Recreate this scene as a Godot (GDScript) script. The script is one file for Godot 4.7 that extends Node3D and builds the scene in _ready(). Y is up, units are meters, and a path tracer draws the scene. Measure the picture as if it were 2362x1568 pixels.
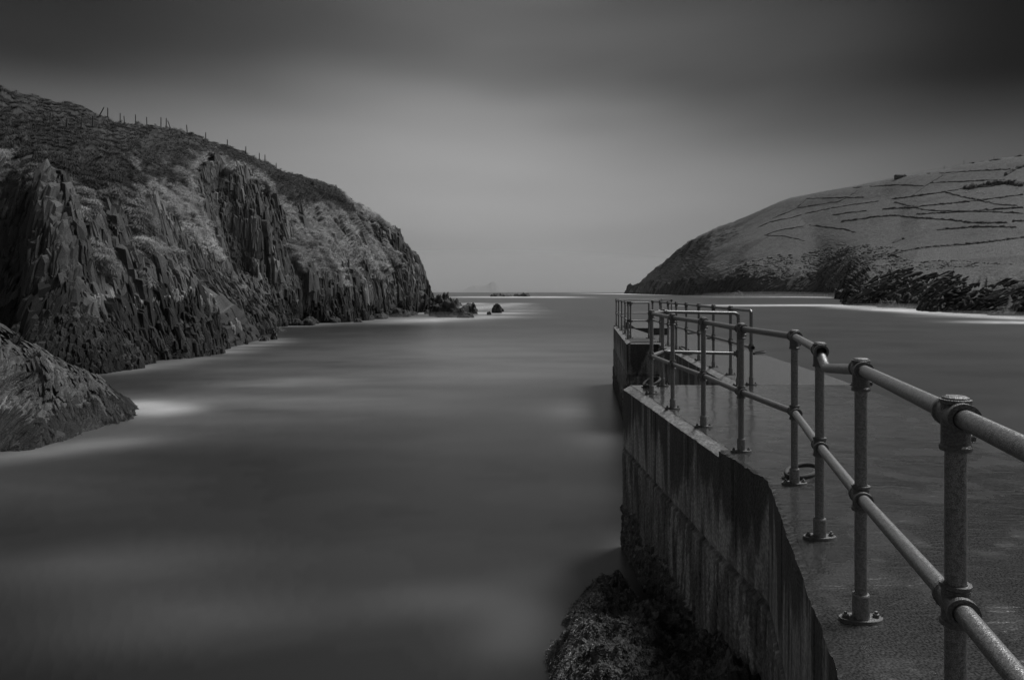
extends Node3D

# ---------------------------------------------------------------- survey constants
const FOCAL := 1574.0      # lens, in units of the 2361 wide survey grid
const MIDX := 1180.5
const HORIZON := 673.0
const EYE := 3.75          # eye above the sea
const DECK := 2.38         # pier deck above the sea

var rng := RandomNumberGenerator.new()
var M := {}
var used := {}
var n_big := FastNoiseLite.new()
var n_mid := FastNoiseLite.new()
var n_fine := FastNoiseLite.new()
var c_big := FastNoiseLite.new()
var c_mid := FastNoiseLite.new()
var c_fine := FastNoiseLite.new()
var bend := FastNoiseLite.new()


# ---------------------------------------------------------------- mesh collector
class Maker:
	var v := PackedVector3Array()
	var n := PackedVector3Array()
	var c := PackedColorArray()
	var uv := PackedVector2Array()
	var ix := PackedInt32Array()

	func lathe(t: Transform3D, prof: PackedVector2Array, sides := 16) -> void:   # prof: (radius, height), crisp edges
		for k in prof.size() - 1:
			var a := prof[k]
			var b := prof[k + 1]
			var d := b - a
			var nn := Vector2(d.y, -d.x).normalized()
			var base := v.size()
			for i in sides + 1:
				var ang := TAU * i / sides
				var dir := Vector3(cos(ang), 0, sin(ang))
				v.append(t * (dir * a.x + Vector3(0, a.y, 0)))
				v.append(t * (dir * b.x + Vector3(0, b.y, 0)))
				var wn := (t.basis * (dir * nn.x + Vector3(0, nn.y, 0))).normalized()
				n.append(wn)
				n.append(wn)
			for i in sides:
				var p := base + i * 2
				ix.append_array([p, p + 2, p + 1, p + 1, p + 2, p + 3])

	func tube(path: PackedVector3Array, r: float, sides := 16, caps := true) -> void:
		var base := v.size()
		var up := Vector3.UP
		var cnt := path.size()
		for k in cnt:
			var d := (path[mini(k + 1, cnt - 1)] - path[maxi(k - 1, 0)]).normalized()
			if k == 0 and absf(d.dot(up)) > 0.95:
				up = Vector3.RIGHT
			var side := d.cross(up).normalized()
			up = side.cross(d).normalized()
			for i in sides + 1:
				var a := TAU * i / sides
				var o := side * cos(a) + up * sin(a)
				v.append(path[k] + o * r)
				n.append(o)
		for k in cnt - 1:
			for i in sides:
				var p := base + k * (sides + 1) + i
				var q := p + sides + 1
				ix.append_array([p, p + 1, q, p + 1, q + 1, q])
		if caps:
			for e in 2:
				var k := 0 if e == 0 else cnt - 1
				var d := (path[1] - path[0]).normalized() * -1.0 if e == 0 else (path[cnt - 1] - path[cnt - 2]).normalized()
				var m := v.size()
				v.append(path[k])
				n.append(d)
				for i in sides + 1:
					v.append(v[base + k * (sides + 1) + i])
					n.append(d)
				for i in sides:
					if e == 0:
						ix.append_array([m, m + 2 + i, m + 1 + i])
					else:
						ix.append_array([m, m + 1 + i, m + 2 + i])

	func box(t: Transform3D, s: Vector3, bev := 0.0) -> void:
		# a box with chamfered edges made from three crossing slabs hulled by hand: six faces, twelve edge strips, eight corners
		var h := s * 0.5
		var b := minf(bev, minf(h.x, minf(h.y, h.z)) * 0.9)
		var ax := [Vector3.RIGHT, Vector3.UP, Vector3.BACK]
		for a in 3:
			var u: Vector3 = ax[(a + 1) % 3]
			var w: Vector3 = ax[(a + 2) % 3]
			for sg in [-1.0, 1.0]:
				var o: Vector3 = ax[a] * h[a] * sg
				var hu: Vector3 = u * (h[(a + 1) % 3] - b)
				var hw: Vector3 = w * (h[(a + 2) % 3] - b)
				flat(t, [o - hu - hw, o + hu - hw, o + hu + hw, o - hu + hw], ax[a] * sg)
		if b <= 0.0:
			return
		for a in 3:
			for s1 in [-1.0, 1.0]:
				for s2 in [-1.0, 1.0]:
					var u: Vector3 = ax[(a + 1) % 3] * s1
					var w: Vector3 = ax[(a + 2) % 3] * s2
					var hu := h[(a + 1) % 3]
					var hw := h[(a + 2) % 3]
					var l: Vector3 = ax[a] * (h[a] - b)
					flat(t, [u * hu + w * (hw - b) - l, u * (hu - b) + w * hw - l, u * (hu - b) + w * hw + l, u * hu + w * (hw - b) + l], (u + w).normalized())
		for sx in [-1.0, 1.0]:
			for sy in [-1.0, 1.0]:
				for sz in [-1.0, 1.0]:
					flat(t, [Vector3(h.x * sx, (h.y - b) * sy, (h.z - b) * sz), Vector3((h.x - b) * sx, h.y * sy, (h.z - b) * sz), Vector3((h.x - b) * sx, (h.y - b) * sy, h.z * sz)], Vector3(sx, sy, sz).normalized())

	func flat(t: Transform3D, p: Array, nn: Vector3) -> void:
		var base := v.size()
		var wn := (t.basis * nn).normalized()
		for q in p:
			v.append(t * q)
			n.append(wn)
		var e1: Vector3 = p[1] - p[0]
		var e2: Vector3 = p[2] - p[0]
		var flip := e1.cross(e2).dot(nn) > 0.0      # clockwise seen from outside
		for k in range(1, p.size() - 1):
			if flip:
				ix.append_array([base, base + k + 1, base + k])
			else:
				ix.append_array([base, base + k, base + k + 1])

	func grid(pos: PackedVector3Array, nu: int, nv: int, col := PackedColorArray(), uvs := PackedVector2Array()) -> void:
		# columns left to right, rows bottom to top, seen from outside
		var base := v.size()
		v.append_array(pos)
		c.append_array(col)
		uv.append_array(uvs)
		var nn := PackedVector3Array()
		nn.resize(pos.size())
		for i in nu:
			var i0 := maxi(i - 1, 0)
			var i1 := mini(i + 1, nu - 1)
			for j in nv:
				var du := pos[i1 * nv + j] - pos[i0 * nv + j]
				var dv := pos[i * nv + mini(j + 1, nv - 1)] - pos[i * nv + maxi(j - 1, 0)]
				nn[i * nv + j] = du.cross(dv).normalized()
		n.append_array(nn)
		var id := PackedInt32Array()
		id.resize((nu - 1) * (nv - 1) * 6)
		var w := 0
		for i in nu - 1:
			for j in nv - 1:
				var p := base + i * nv + j
				id[w] = p
				id[w + 1] = p + 1
				id[w + 2] = p + nv + 1
				id[w + 3] = p
				id[w + 4] = p + nv + 1
				id[w + 5] = p + nv
				w += 6
		ix.append_array(id)

	func mesh() -> ArrayMesh:
		var a := []
		a.resize(Mesh.ARRAY_MAX)
		a[Mesh.ARRAY_VERTEX] = v
		a[Mesh.ARRAY_NORMAL] = n
		a[Mesh.ARRAY_INDEX] = ix
		if c.size() == v.size():
			a[Mesh.ARRAY_COLOR] = c
		if uv.size() == v.size():
			a[Mesh.ARRAY_TEX_UV] = uv
		var m := ArrayMesh.new()
		m.add_surface_from_arrays(Mesh.PRIMITIVE_TRIANGLES, a)
		return m


# ---------------------------------------------------------------- scene helpers
func at(x: float, y: float, z: float) -> Vector3:
	return Vector3((x - MIDX) * z / FOCAL, EYE - (y - HORIZON) * z / FOCAL, -z)


func sea(x: float, y: float) -> Vector3:          # a point on the water
	return at(x, y, EYE * FOCAL / (y - HORIZON))


func part(called: String, mk, mat: Material, parent: Node) -> MeshInstance3D:
	var o := MeshInstance3D.new()
	o.name = called
	o.mesh = mk.mesh() if mk is Maker else mk
	o.material_override = null
	for s in o.mesh.get_surface_count():
		o.set_surface_override_material(s, mat)
	o.cast_shadow = GeometryInstance3D.SHADOW_CASTING_SETTING_ON
	parent.add_child(o, true)
	return o


func numbered(called: String) -> String:
	var k: int = used.get(called, 0)
	used[called] = k + 1
	return called if k == 0 else "%s_%03d" % [called, k]


func tag(o: Node, label: String, category: String, group := "", kind := "") -> Node:
	if label:
		o.set_meta("label", label)
	if category:
		o.set_meta("category", category)
	if group:
		o.set_meta("group", group)
	if kind:
		o.set_meta("kind", kind)
	return o


func thing(called: String, label: String, category: String, where: Vector3, group := "") -> Node3D:
	var o := Node3D.new()
	o.name = numbered(called)
	o.position = where
	add_child(o, true)
	tag(o, label, category, group)
	return o


func piece(called: String, mk, mat: Material, label: String, category: String, group := "", kind := "") -> MeshInstance3D:
	var o := part(numbered(called), mk, mat, self)
	tag(o, label, category, group, kind)
	return o


func noise(kind: int, freq: float, sd: int, oct := 4, ret := -1) -> FastNoiseLite:
	var f := FastNoiseLite.new()
	f.noise_type = kind
	f.frequency = freq
	f.seed = sd
	f.fractal_type = FastNoiseLite.FRACTAL_FBM if oct > 1 else FastNoiseLite.FRACTAL_NONE
	f.fractal_octaves = oct
	if ret >= 0:
		f.cellular_return_type = ret
	return f


func noise_texture(freq: float, sd: int, oct: int, lo: float, hi: float, size := 512, from := 0.25, to := 0.75) -> NoiseTexture2D:
	var t := NoiseTexture2D.new()
	t.width = size
	t.height = size
	t.seamless = true
	t.generate_mipmaps = false
	t.noise = noise(FastNoiseLite.TYPE_SIMPLEX_SMOOTH, freq, sd, oct)
	var g := Gradient.new()
	g.offsets = PackedFloat32Array([from, to])
	g.colors = PackedColorArray([Color(lo, lo, lo), Color(hi, hi, hi)])
	t.color_ramp = g
	return t


func mat(called: String, lin: float, rough: float, vertex := false, metal := 0.0) -> StandardMaterial3D:
	var m := StandardMaterial3D.new()
	m.resource_name = called
	m.albedo_color = Color(lin, lin, lin).linear_to_srgb()
	m.roughness = rough
	m.metallic = metal
	m.vertex_color_use_as_albedo = vertex
	return m


func triplanar(m: StandardMaterial3D, s: float, world := true) -> StandardMaterial3D:
	m.uv1_triplanar = true
	m.uv1_world_triplanar = world
	m.uv1_scale = Vector3(s, s, s)
	return m


func relief(m: StandardMaterial3D, tex: Texture2D, cm: float) -> StandardMaterial3D:
	m.heightmap_enabled = true
	m.heightmap_texture = tex
	m.heightmap_scale = cm
	return m


# ---------------------------------------------------------------- lofted ground
func cr(a: float, b: float, c: float, d: float, t: float) -> Vector4:   # weights, softened Catmull-Rom
	var k := 0.36
	var t2 := t * t
	var t3 := t2 * t
	return Vector4(-k * t3 + 2.0 * k * t2 - k * t, (2.0 - k) * t3 + (k - 3.0) * t2 + 1.0, (k - 2.0) * t3 + (3.0 - 2.0 * k) * t2 + k * t, k * t3 - k * t2)


func spread(sizes: Array, total: int) -> PackedFloat32Array:      # parameter values with density after size
	var sum := 0.0
	for s in sizes:
		sum += s
	var out := PackedFloat32Array()
	for k in sizes.size():
		var cnt := maxi(2, roundi(total * sizes[k] / sum))
		for i in cnt:
			out.append(k + float(i) / cnt)
	out.append(sizes.size() - 0.0001)
	return out


# cols: arrays of [x, y, distance, cover]; returns {pos, cov, nu, nv, nrm}
func loft(cols: Array, nu: int, nv: int) -> Dictionary:
	var nc := cols.size()
	var nr: int = cols[0].size()
	var su := []
	var sv := []
	for a in nc - 1:
		var most := 4.0
		for r in nr:
			most = maxf(most, Vector2(cols[a][r][0] - cols[a + 1][r][0], cols[a][r][1] - cols[a + 1][r][1]).length())
		su.append(most)
	for r in nr - 1:
		var sum := 0.0
		for a in nc:
			sum += Vector2(cols[a][r][0] - cols[a][r + 1][0], cols[a][r][1] - cols[a][r + 1][1]).length()
		sv.append(maxf(sum / nc, 12.0))
	var tu := spread(su, nu)
	var tv := spread(sv, nv)
	nu = tu.size()
	nv = tv.size()
	var cp := []
	var ck := []
	for a in nc:
		var p := PackedVector3Array()
		var k := PackedFloat32Array()
		for r in nr:
			var q: Array = cols[a][r]
			p.append(at(q[0], q[1], q[2]))
			k.append(q[3])
		var dp := PackedVector3Array()
		var dk := PackedFloat32Array()
		for t in tv:
			var i := int(t)
			var w := cr(0, 0, 0, 0, t - i)
			var i0 := maxi(i - 1, 0)
			var i3 := mini(i + 2, nr - 1)
			dp.append(p[i0] * w.x + p[i] * w.y + p[i + 1] * w.z + p[i3] * w.w)
			dk.append(lerpf(k[i], k[i + 1], t - i))
		cp.append(dp)
		ck.append(dk)
	var pos := PackedVector3Array()
	var cov := PackedFloat32Array()
	pos.resize(nu * nv)
	cov.resize(nu * nv)
	for i in nu:
		var t := tu[i]
		var a := int(t)
		var f := t - a
		var w := cr(0, 0, 0, 0, f)
		var p0: PackedVector3Array = cp[maxi(a - 1, 0)]
		var p1: PackedVector3Array = cp[a]
		var p2: PackedVector3Array = cp[a + 1]
		var p3: PackedVector3Array = cp[mini(a + 2, nc - 1)]
		var k1: PackedFloat32Array = ck[a]
		var k2: PackedFloat32Array = ck[a + 1]
		for j in nv:
			pos[i * nv + j] = p0[j] * w.x + p1[j] * w.y + p2[j] * w.z + p3[j] * w.w
			cov[i * nv + j] = lerpf(k1[j], k2[j], f)
	var nrm := PackedVector3Array()
	nrm.resize(nu * nv)
	for i in nu:
		var i0 := maxi(i - 3, 0)
		var i1 := mini(i + 3, nu - 1)
		for j in nv:
			var du := pos[i1 * nv + j] - pos[i0 * nv + j]
			var dv := pos[i * nv + mini(j + 3, nv - 1)] - pos[i * nv + maxi(j - 3, 0)]
			nrm[i * nv + j] = du.cross(dv).normalized()
	return {"pos": pos, "cov": cov, "nu": nu, "nv": nv, "nrm": nrm}


# for every column of a loft: distance along the shore, direction of the shore, and a point to measure from
func strike(L: Dictionary) -> Array:
	var nu: int = L.nu
	var nv: int = L.nv
	var jr := int(nv * 0.36)
	var pos: PackedVector3Array = L.pos
	var run := PackedFloat32Array()
	var dir := PackedVector3Array()
	var ref := PackedVector3Array()
	var sum := 0.0
	for i in nu:
		var p := pos[i * nv + jr]
		if i > 0:
			var d := p - pos[(i - 1) * nv + jr]
			sum += Vector2(d.x, d.z).length()
		var t := pos[mini(i + 9, nu - 1) * nv + jr] - pos[maxi(i - 9, 0) * nv + jr]
		t.y = 0
		run.append(sum)
		dir.append(t.normalized())
		ref.append(p)
	return [run, dir, ref]


func steps(n: float, levels: float) -> float:      # a noise cut into flat treads with steep, unbroken risers
	var q := n * levels
	var f := floorf(q)
	return (f + smoothstep(0.30, 0.70, q - f)) / levels


# breaks a lofted surface into slabs of rock and lumps of turf; s = size of the relief in metres, dip = lean of the bedding
func weather(L: Dictionary, s: float, dip: float, squash: float, tufts: Array, turf_every: int, turf_relief := 0.6, crust := 2.6) -> Maker:
	var pos: PackedVector3Array = L.pos
	var nrm: PackedVector3Array = L.nrm
	var cov: PackedFloat32Array = L.cov
	var out := PackedVector3Array()
	var col := PackedColorArray()
	out.resize(pos.size())
	col.resize(pos.size())
	var inv := 1.0 / s
	var beds := []
	var cd := cos(dip)
	var sd := sin(dip)
	var seen := 0
	var nv: int = L.nv
	var st := strike(L)
	var run: PackedFloat32Array = st[0]
	var dir: PackedVector3Array = st[1]
	var ref: PackedVector3Array = st[2]
	for i in pos.size():
		var p := pos[i] * inv
		var nn := nrm[i]
		var ci := i / nv
		var su := (run[ci] + (pos[i] - ref[ci]).dot(dir[ci])) * inv
		var warp := n_mid.get_noise_3dv(p * 0.9)
		var sway := bend.get_noise_2d(su, p.y * 0.35)
		var u := su * cd + p.y * sd + sway * 0.6          # across the beds
		var w := (-su * sd + p.y * cd) * squash           # along the beds
		var q := Vector3(u, w, 0.0)
		var cm := c_mid.get_noise_3dv(q)
		var cf := c_fine.get_noise_3dv(q)
		var big := n_big.get_noise_3dv(p)
		var fine := n_fine.get_noise_3dv(p)
		var rib := n_fine.get_noise_2d(u * 1.0, w * 0.45)
		var hair := n_fine.get_noise_2d(u * 2.6, w * 0.8)
		var k := cov[i] + 0.22 * big + 0.22 * warp + 0.08 * cm
		var block := steps(bend.get_noise_2d(u * 1.3, w + 40.0), 3.0)
		var plate := steps(n_fine.get_noise_2d(u * 0.42, w * 0.30 + 9.0), 3.0)
		var rock_d := (0.85 * block + 0.30 * plate + 0.09 * rib + 0.04 * hair + 0.4 * big) * s
		var lump := absf(n_fine.get_noise_3dv(p * 0.55))
		var turf_d := (0.55 * big + 0.55 * absf(warp) + 0.45 * lump + 0.15 * fine) * s * turf_relief
		var g := smoothstep(0.55, 0.61, k)
		out[i] = pos[i] + nn * lerpf(rock_d, turf_d + 0.12 * s, g)
		var tone := 0.105 * (1.0 + 0.28 * cf + 0.22 * cm + 0.35 * hair)
		if cf > 0.74 and cm > 0.0:
			tone *= 1.7                                      # pale lichen and quartz patches
		if pos[i].y < crust * (1.0 + 0.5 * rib + 0.5 * warp):
			tone = 0.034 * (1.0 + 0.35 * cf + 0.5 * hair)    # black tidal crust and weed, as the zoom shows below its barnacle line
		var heath := smoothstep(0.655, 0.74, cov[i] + 0.12 * warp + 0.08 * big)        # dark heath on the top, pale grass on the ledges
		tone = lerpf(tone, lerpf(0.30, 0.038, heath) * (1.0 + 0.5 * warp + 0.6 * fine), g)
		tone = clampf(tone, 0.012, 0.45)
		col[i] = Color(tone, tone, tone)
		if g < 0.35 and out[i].y > -0.4:
			beds.append([out[i], nn, tone, k])
		if g > 0.5 and nn.y > -0.2:
			seen += 1
			if seen % turf_every == 0:
				tufts.append(out[i])
				tufts.append(nn)
				tufts.append(lerpf(0.85, 0.125, heath))
	var mk := Maker.new()
	mk.grid(out, L.nu, L.nv, col)
	L.out = out
	L.beds = beds
	return mk


# a split plate of slate, one unit each way, standing on its end; sd picks the break
func plate_mesh(sd: int) -> ArrayMesh:
	var r := RandomNumberGenerator.new()
	r.seed = sd
	var mk := Maker.new()
	# outline of the broad face, then a thinner, shifted copy in front: a plate with bevelled, broken edges
	var tip := r.randf_range(-0.25, 0.25)
	var ring := [Vector2(-0.5, -0.5), Vector2(0.5, -0.5), Vector2(r.randf_range(0.42, 0.55), r.randf_range(-0.1, 0.15)), Vector2(r.randf_range(0.34, 0.5), r.randf_range(0.36, 0.52)), Vector2(tip, r.randf_range(0.42, 0.54)), Vector2(r.randf_range(-0.5, -0.36), r.randf_range(0.30, 0.52)), Vector2(r.randf_range(-0.56, -0.42), r.randf_range(-0.2, 0.1))]
	var mid := Vector2(r.randf_range(-0.1, 0.1), r.randf_range(-0.05, 0.15))
	var back := []
	var front := []
	for p in ring:
		back.append(Vector3(p.x, p.y, -0.5))
		var q: Vector2 = mid + (p - mid) * r.randf_range(0.72, 0.95)
		front.append(Vector3(q.x, q.y, 0.32 + r.randf_range(-0.22, 0.2)))
	var apex := Vector3(mid.x, mid.y, 0.5)
	for k in ring.size():
		var k2 := (k + 1) % ring.size()
		var o: Vector3 = (front[k] + front[k2]) * 0.5 - Vector3(mid.x, mid.y, 0)
		tri(mk, back[k], back[k2], front[k2], o)
		tri(mk, back[k], front[k2], front[k], o)
		tri(mk, front[k], front[k2], apex, Vector3(0, 0, 1))
	return mk.mesh()


func tri(mk: Maker, a: Vector3, b: Vector3, c: Vector3, toward: Vector3) -> void:
	var nn := (b - a).cross(c - a).normalized()
	var base := mk.v.size()
	if nn.dot(toward) < 0.0:
		nn = -nn
		mk.v.append_array([a, b, c])
	else:
		mk.v.append_array([a, c, b])
	mk.n.append_array([nn, nn, nn])
	mk.ix.append_array([base, base + 1, base + 2])


# breaks bare rock into plates: spots are [place, normal, tone, cover]; lean is the tilt of the beds in the plane of the face
func plates(called: String, spots: Array, count: int, wide: Vector2, tall: Vector2, lean: float, yaw: float, sink: float, m: Material, parent: Node, with_distance: float, lo := -1.0, hi := 9.0) -> void:
	var variants := 5
	var put := []
	for k in variants:
		put.append([])
	var pick := []
	for q in spots:
		if q[3] >= lo and q[3] < hi:
			pick.append(q)
	if pick.is_empty():
		return
	for n in count:
		var q: Array = pick[rng.randi() % pick.size()]
		var p: Vector3 = q[0]
		var nn: Vector3 = q[1]
		var grow := maxf(1.0, -p.z * with_distance)
		var out := Vector3(nn.x, 0.0, nn.z)
		if out.length() < 0.05:
			continue
		out = out.normalized().rotated(Vector3.UP, rng.randf_range(-yaw, yaw))
		var side := Vector3.UP.cross(out).normalized()
		var slope_up := (nn.cross(side) * -1.0)
		if slope_up.y < 0.0:
			slope_up = -slope_up
		var up := Vector3.UP.lerp(slope_up, 0.55).normalized()
		up = up.rotated(out, -lean + rng.randf_range(-0.09, 0.09) * (1.0 + 0.2 * absf(lean))).normalized()
		side = up.cross(out).normalized()
		out = side.cross(up).normalized()
		var w := rng.randf_range(wide.x, wide.y) * grow
		var h := rng.randf_range(tall.x, tall.y) * grow
		var t := w * rng.randf_range(0.35, 0.9)
		var b := Basis(side * w, up * h, out * t)
		var place := p - out * t * rng.randf_range(0.15, 0.5) * sink
		var tone: float = q[2] * rng.randf_range(0.82, 1.2)
		put[rng.randi() % variants].append([Transform3D(b, place), clampf(tone, 0.012, 0.42)])
	for k in variants:
		var mm := MultiMesh.new()
		mm.transform_format = MultiMesh.TRANSFORM_3D
		mm.use_colors = true
		mm.mesh = plate_mesh(100 + k)
		mm.instance_count = put[k].size()
		for i in put[k].size():
			mm.set_instance_transform(i, put[k][i][0])
			var c: float = put[k][i][1]
			mm.set_instance_color(i, Color(c, c, c))
		var o := MultiMeshInstance3D.new()
		o.name = called
		o.multimesh = mm
		o.material_override = m
		parent.add_child(o, true)
		o.set_meta("kind", "stuff")


func tuft_mesh(blades: int, spread_r: float, tall: float, width: float, droop: float, sd: int) -> ArrayMesh:
	var r := RandomNumberGenerator.new()
	r.seed = sd
	var mk := Maker.new()
	for b in blades:
		var a := r.randf() * TAU
		var o := Vector3(cos(a), 0, sin(a)) * r.randf() * spread_r * 0.4
		var d := Vector3(cos(a + r.randf_range(-0.6, 0.6)), 0, sin(a + r.randf_range(-0.6, 0.6)))
		var h := tall * r.randf_range(0.6, 1.15)
		var lean := spread_r * r.randf_range(0.4, 1.2)
		var side := Vector3(-d.z, 0, d.x) * width * 0.5
		var p1 := o + d * lean * 0.35 + Vector3(0, h * 0.7, 0)
		var p2 := o + d * lean + Vector3(0, h * (1.0 - droop), 0)
		var base := mk.v.size()
		var fn := (d * -0.5 + Vector3.UP).normalized()
		for q in [o - side, o + side, p1 + side * 0.8, p1 - side * 0.8, p2]:
			mk.v.append(q)
			mk.n.append(fn)
		mk.ix.append_array([base, base + 2, base + 1, base, base + 3, base + 2, base + 3, base + 4, base + 2])
	return mk.mesh()


func scatter(called: String, tufts: Array, mesh: Mesh, m: Material, size: float, upright: float, parent: Node, label := "") -> void:
	var n := tufts.size() / 3
	if n == 0:
		return
	var mm := MultiMesh.new()
	mm.transform_format = MultiMesh.TRANSFORM_3D
	mm.use_colors = true
	mm.mesh = mesh
	mm.instance_count = n
	for i in n:
		var p: Vector3 = tufts[i * 3]
		var nn: Vector3 = tufts[i * 3 + 1]
		var up := nn.lerp(Vector3.UP, upright).normalized()
		var x := up.cross(Vector3(sin(i * 12.9898), 0.13, cos(i * 78.233))).normalized()
		var clump := 0.7 + 0.6 * (0.5 + 0.5 * n_mid.get_noise_3dv(p * 0.5))
		var b := Basis(x, up, x.cross(up)).scaled_local(Vector3.ONE * size * clump * rng.randf_range(0.7, 1.25))
		mm.set_instance_transform(i, Transform3D(b, p - up * 0.05))
		var tone: float = tufts[i * 3 + 2] * clampf(0.85 + 0.7 * n_big.get_noise_3dv(p * 0.6) + rng.randf_range(-0.3, 0.3), 0.25, 1.8)
		mm.set_instance_color(i, Color(tone, tone, tone))
	var o := MultiMeshInstance3D.new()
	o.name = called
	o.multimesh = mm
	o.material_override = m
	parent.add_child(o, true)
	o.set_meta("kind", "stuff")
	if label:
		o.set_meta("label", label)


# a boulder: a rounded block broken by bedding; size = full extents, jag = how splintered
func rock_mesh(size: Vector3, jag: float, sd: int, weedy := 0.0, res := 40, dip := 0.5) -> Maker:
	var nu := res + 1
	var nv := int(res * 0.7)
	var pos := PackedVector3Array()
	var col := PackedColorArray()
	var off := Vector3(sd * 7.31, sd * 3.17, sd * 5.77)
	var m := minf(size.x, size.z)
	for i in nu:
		var a := TAU * i / res
		for j in nv:
			var e := lerpf(-PI / 2, PI / 2, float(j) / (nv - 1))
			var d := Vector3(cos(a) * cos(e), sin(e), -sin(a) * cos(e))
			var sq := Vector3(signf(d.x) * pow(absf(d.x), 0.75), signf(d.y) * pow(absf(d.y), 0.85), signf(d.z) * pow(absf(d.z), 0.75))
			var p := sq * size * 0.5
			var q := p / m * 4.0 + off
			var u := q.x * cos(dip) + q.y * sin(dip)
			var w := (-q.x * sin(dip) + q.y * cos(dip)) * 0.3
			var s := Vector3(u, w, q.z)
			var spike := maxf(0.0, c_mid.get_noise_3dv(s * 0.7)) * maxf(d.y, 0.0)
			var k := 0.22 * n_big.get_noise_3dv(q * 1.3) + jag * (0.16 * c_mid.get_noise_3dv(s) + 0.10 * c_fine.get_noise_3dv(s)) + 0.05 * n_fine.get_noise_3dv(q)
			p += d * k * m * 0.9 + Vector3.UP * spike * jag * size.y * 0.45
			pos.append(p)
			var tone := 0.055 * (1.0 + 0.4 * c_fine.get_noise_3dv(s) + 0.5 * n_fine.get_noise_3dv(q))
			if weedy > 0.0 and n_mid.get_noise_3dv(q) > 0.3 - weedy:
				tone = 0.026 * (1.0 + 0.7 * n_fine.get_noise_3dv(q * 1.7))
			col.append(Color(tone, tone, tone))
	# close the seam exactly
	for j in nv:
		pos[(nu - 1) * nv + j] = pos[j]
		col[(nu - 1) * nv + j] = col[j]
	var mk := Maker.new()
	# columns run left to right as seen from outside
	mk.grid(pos, nu, nv, col)
	for j in nv:
		var a := mk.n[j] + mk.n[(nu - 1) * nv + j]
		mk.n[j] = a.normalized()
		mk.n[(nu - 1) * nv + j] = a.normalized()
	return mk


func near_vertex(L: Dictionary, x: float, y: float) -> Vector3:     # the point of that ground met along the line of sight (x, y) of the survey
	var pos: PackedVector3Array = L.out
	var nv: int = L.nv
	var nu: int = L.nu
	var tx := (x - MIDX) / FOCAL
	var ty := -(y - HORIZON) / FOCAL
	var bi := 0
	var bj := 0
	for step in [8, 2, 1]:
		var i0 := 0 if step == 8 else maxi(bi - step * 5, 0)
		var i1 := nu if step == 8 else mini(bi + step * 5 + 1, nu)
		var j0 := 0 if step == 8 else maxi(bj - step * 5, 0)
		var j1 := nv if step == 8 else mini(bj + step * 5 + 1, nv)
		var best := 1e9
		for i in range(i0, i1, step):
			for j in range(j0, j1, step):
				var p := pos[i * nv + j]
				var dx := p.x / -p.z - tx
				var dy := (p.y - EYE) / -p.z - ty
				var d := dx * dx + dy * dy
				if d < best:
					best = d
					bi = i
					bj = j
	return pos[bi * nv + bj]


# ---------------------------------------------------------------- sky
func sky_light(d: Vector3) -> float:
	var el := rad_to_deg(asin(clampf(d.y, -1.0, 1.0)))
	var az := rad_to_deg(atan2(d.x, -d.z))
	var q := Vector3(d.x, d.y * 3.2, d.z)
	var drift := n_big.get_noise_3dv(q * 9.0)
	var wisp := n_mid.get_noise_3dv(Vector3(d.x, d.y * 7.0, d.z) * 3.5)
	# cloud base: the bright gap over the sea is widest straight out and closes towards the land
	var open := exp(-pow((az + 3.0) / 27.0, 2.0))
	var lid := 11.6 + 3.6 * exp(-pow((az + 9.0) / 22.0, 2.0)) + 1.0 * drift
	var soft := 5.0 - 1.2 * (1.0 - open)
	var under := 1.0 - smoothstep(lid - soft, lid + soft, el)
	var gap := lerpf(lerpf(0.105, 0.15, smoothstep(45.0, 90.0, absf(az))), 0.325, open) * (1.0 + 0.10 * wisp)  # sides and rear, out of view, brightened as added fill for the foreground
	gap *= lerpf(1.0, 0.55, exp(-pow((az - 40.0) / 12.0, 2.0)))
	gap *= 1.0 - 0.16 * exp(-pow((el - 4.3) / 1.6, 2.0)) * (0.6 + 0.8 * drift)
	gap *= lerpf(0.86, 1.0, smoothstep(-1.0, 7.0, el))
	var deck := lerpf(lerpf(0.055, 0.08, smoothstep(45.0, 90.0, absf(az))), 0.118, exp(-pow((az - 1.0) / 15.0, 2.0)))  # cloud out of view likewise raised to add fill light
	deck *= 1.0 + 0.35 * drift + 0.25 * wisp
	deck *= lerpf(1.0, 0.05, exp(-pow((az - 38.0) / 12.5, 2.0)) * smoothstep(8.0, 12.0, el))
	deck *= lerpf(1.0, 0.34, exp(-pow((az + 36.0) / 14.0, 2.0)) * smoothstep(12.0, 16.0, el))
	return lerpf(deck, gap, under)


func sky_picture() -> ImageTexture:
	var w := 1024
	var h := 512
	var data := PackedFloat32Array()
	data.resize(w * h)
	for y in h:
		var el := (0.5 - (y + 0.5) / h) * PI
		for x in w:
			var az := (x + 0.5) / w * TAU          # column 0 looks straight out
			data[y * w + x] = sky_light(Vector3(sin(az) * cos(el), sin(maxf(el, -0.02)), -cos(az) * cos(el)))
	var rgb := PackedFloat32Array()
	rgb.resize(w * h * 3)
	for i in w * h:
		var k := data[i]
		rgb[i * 3] = k
		rgb[i * 3 + 1] = k
		rgb[i * 3 + 2] = k
	return ImageTexture.create_from_image(Image.create_from_data(w, h, false, Image.FORMAT_RGBF, rgb.to_byte_array()))


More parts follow.
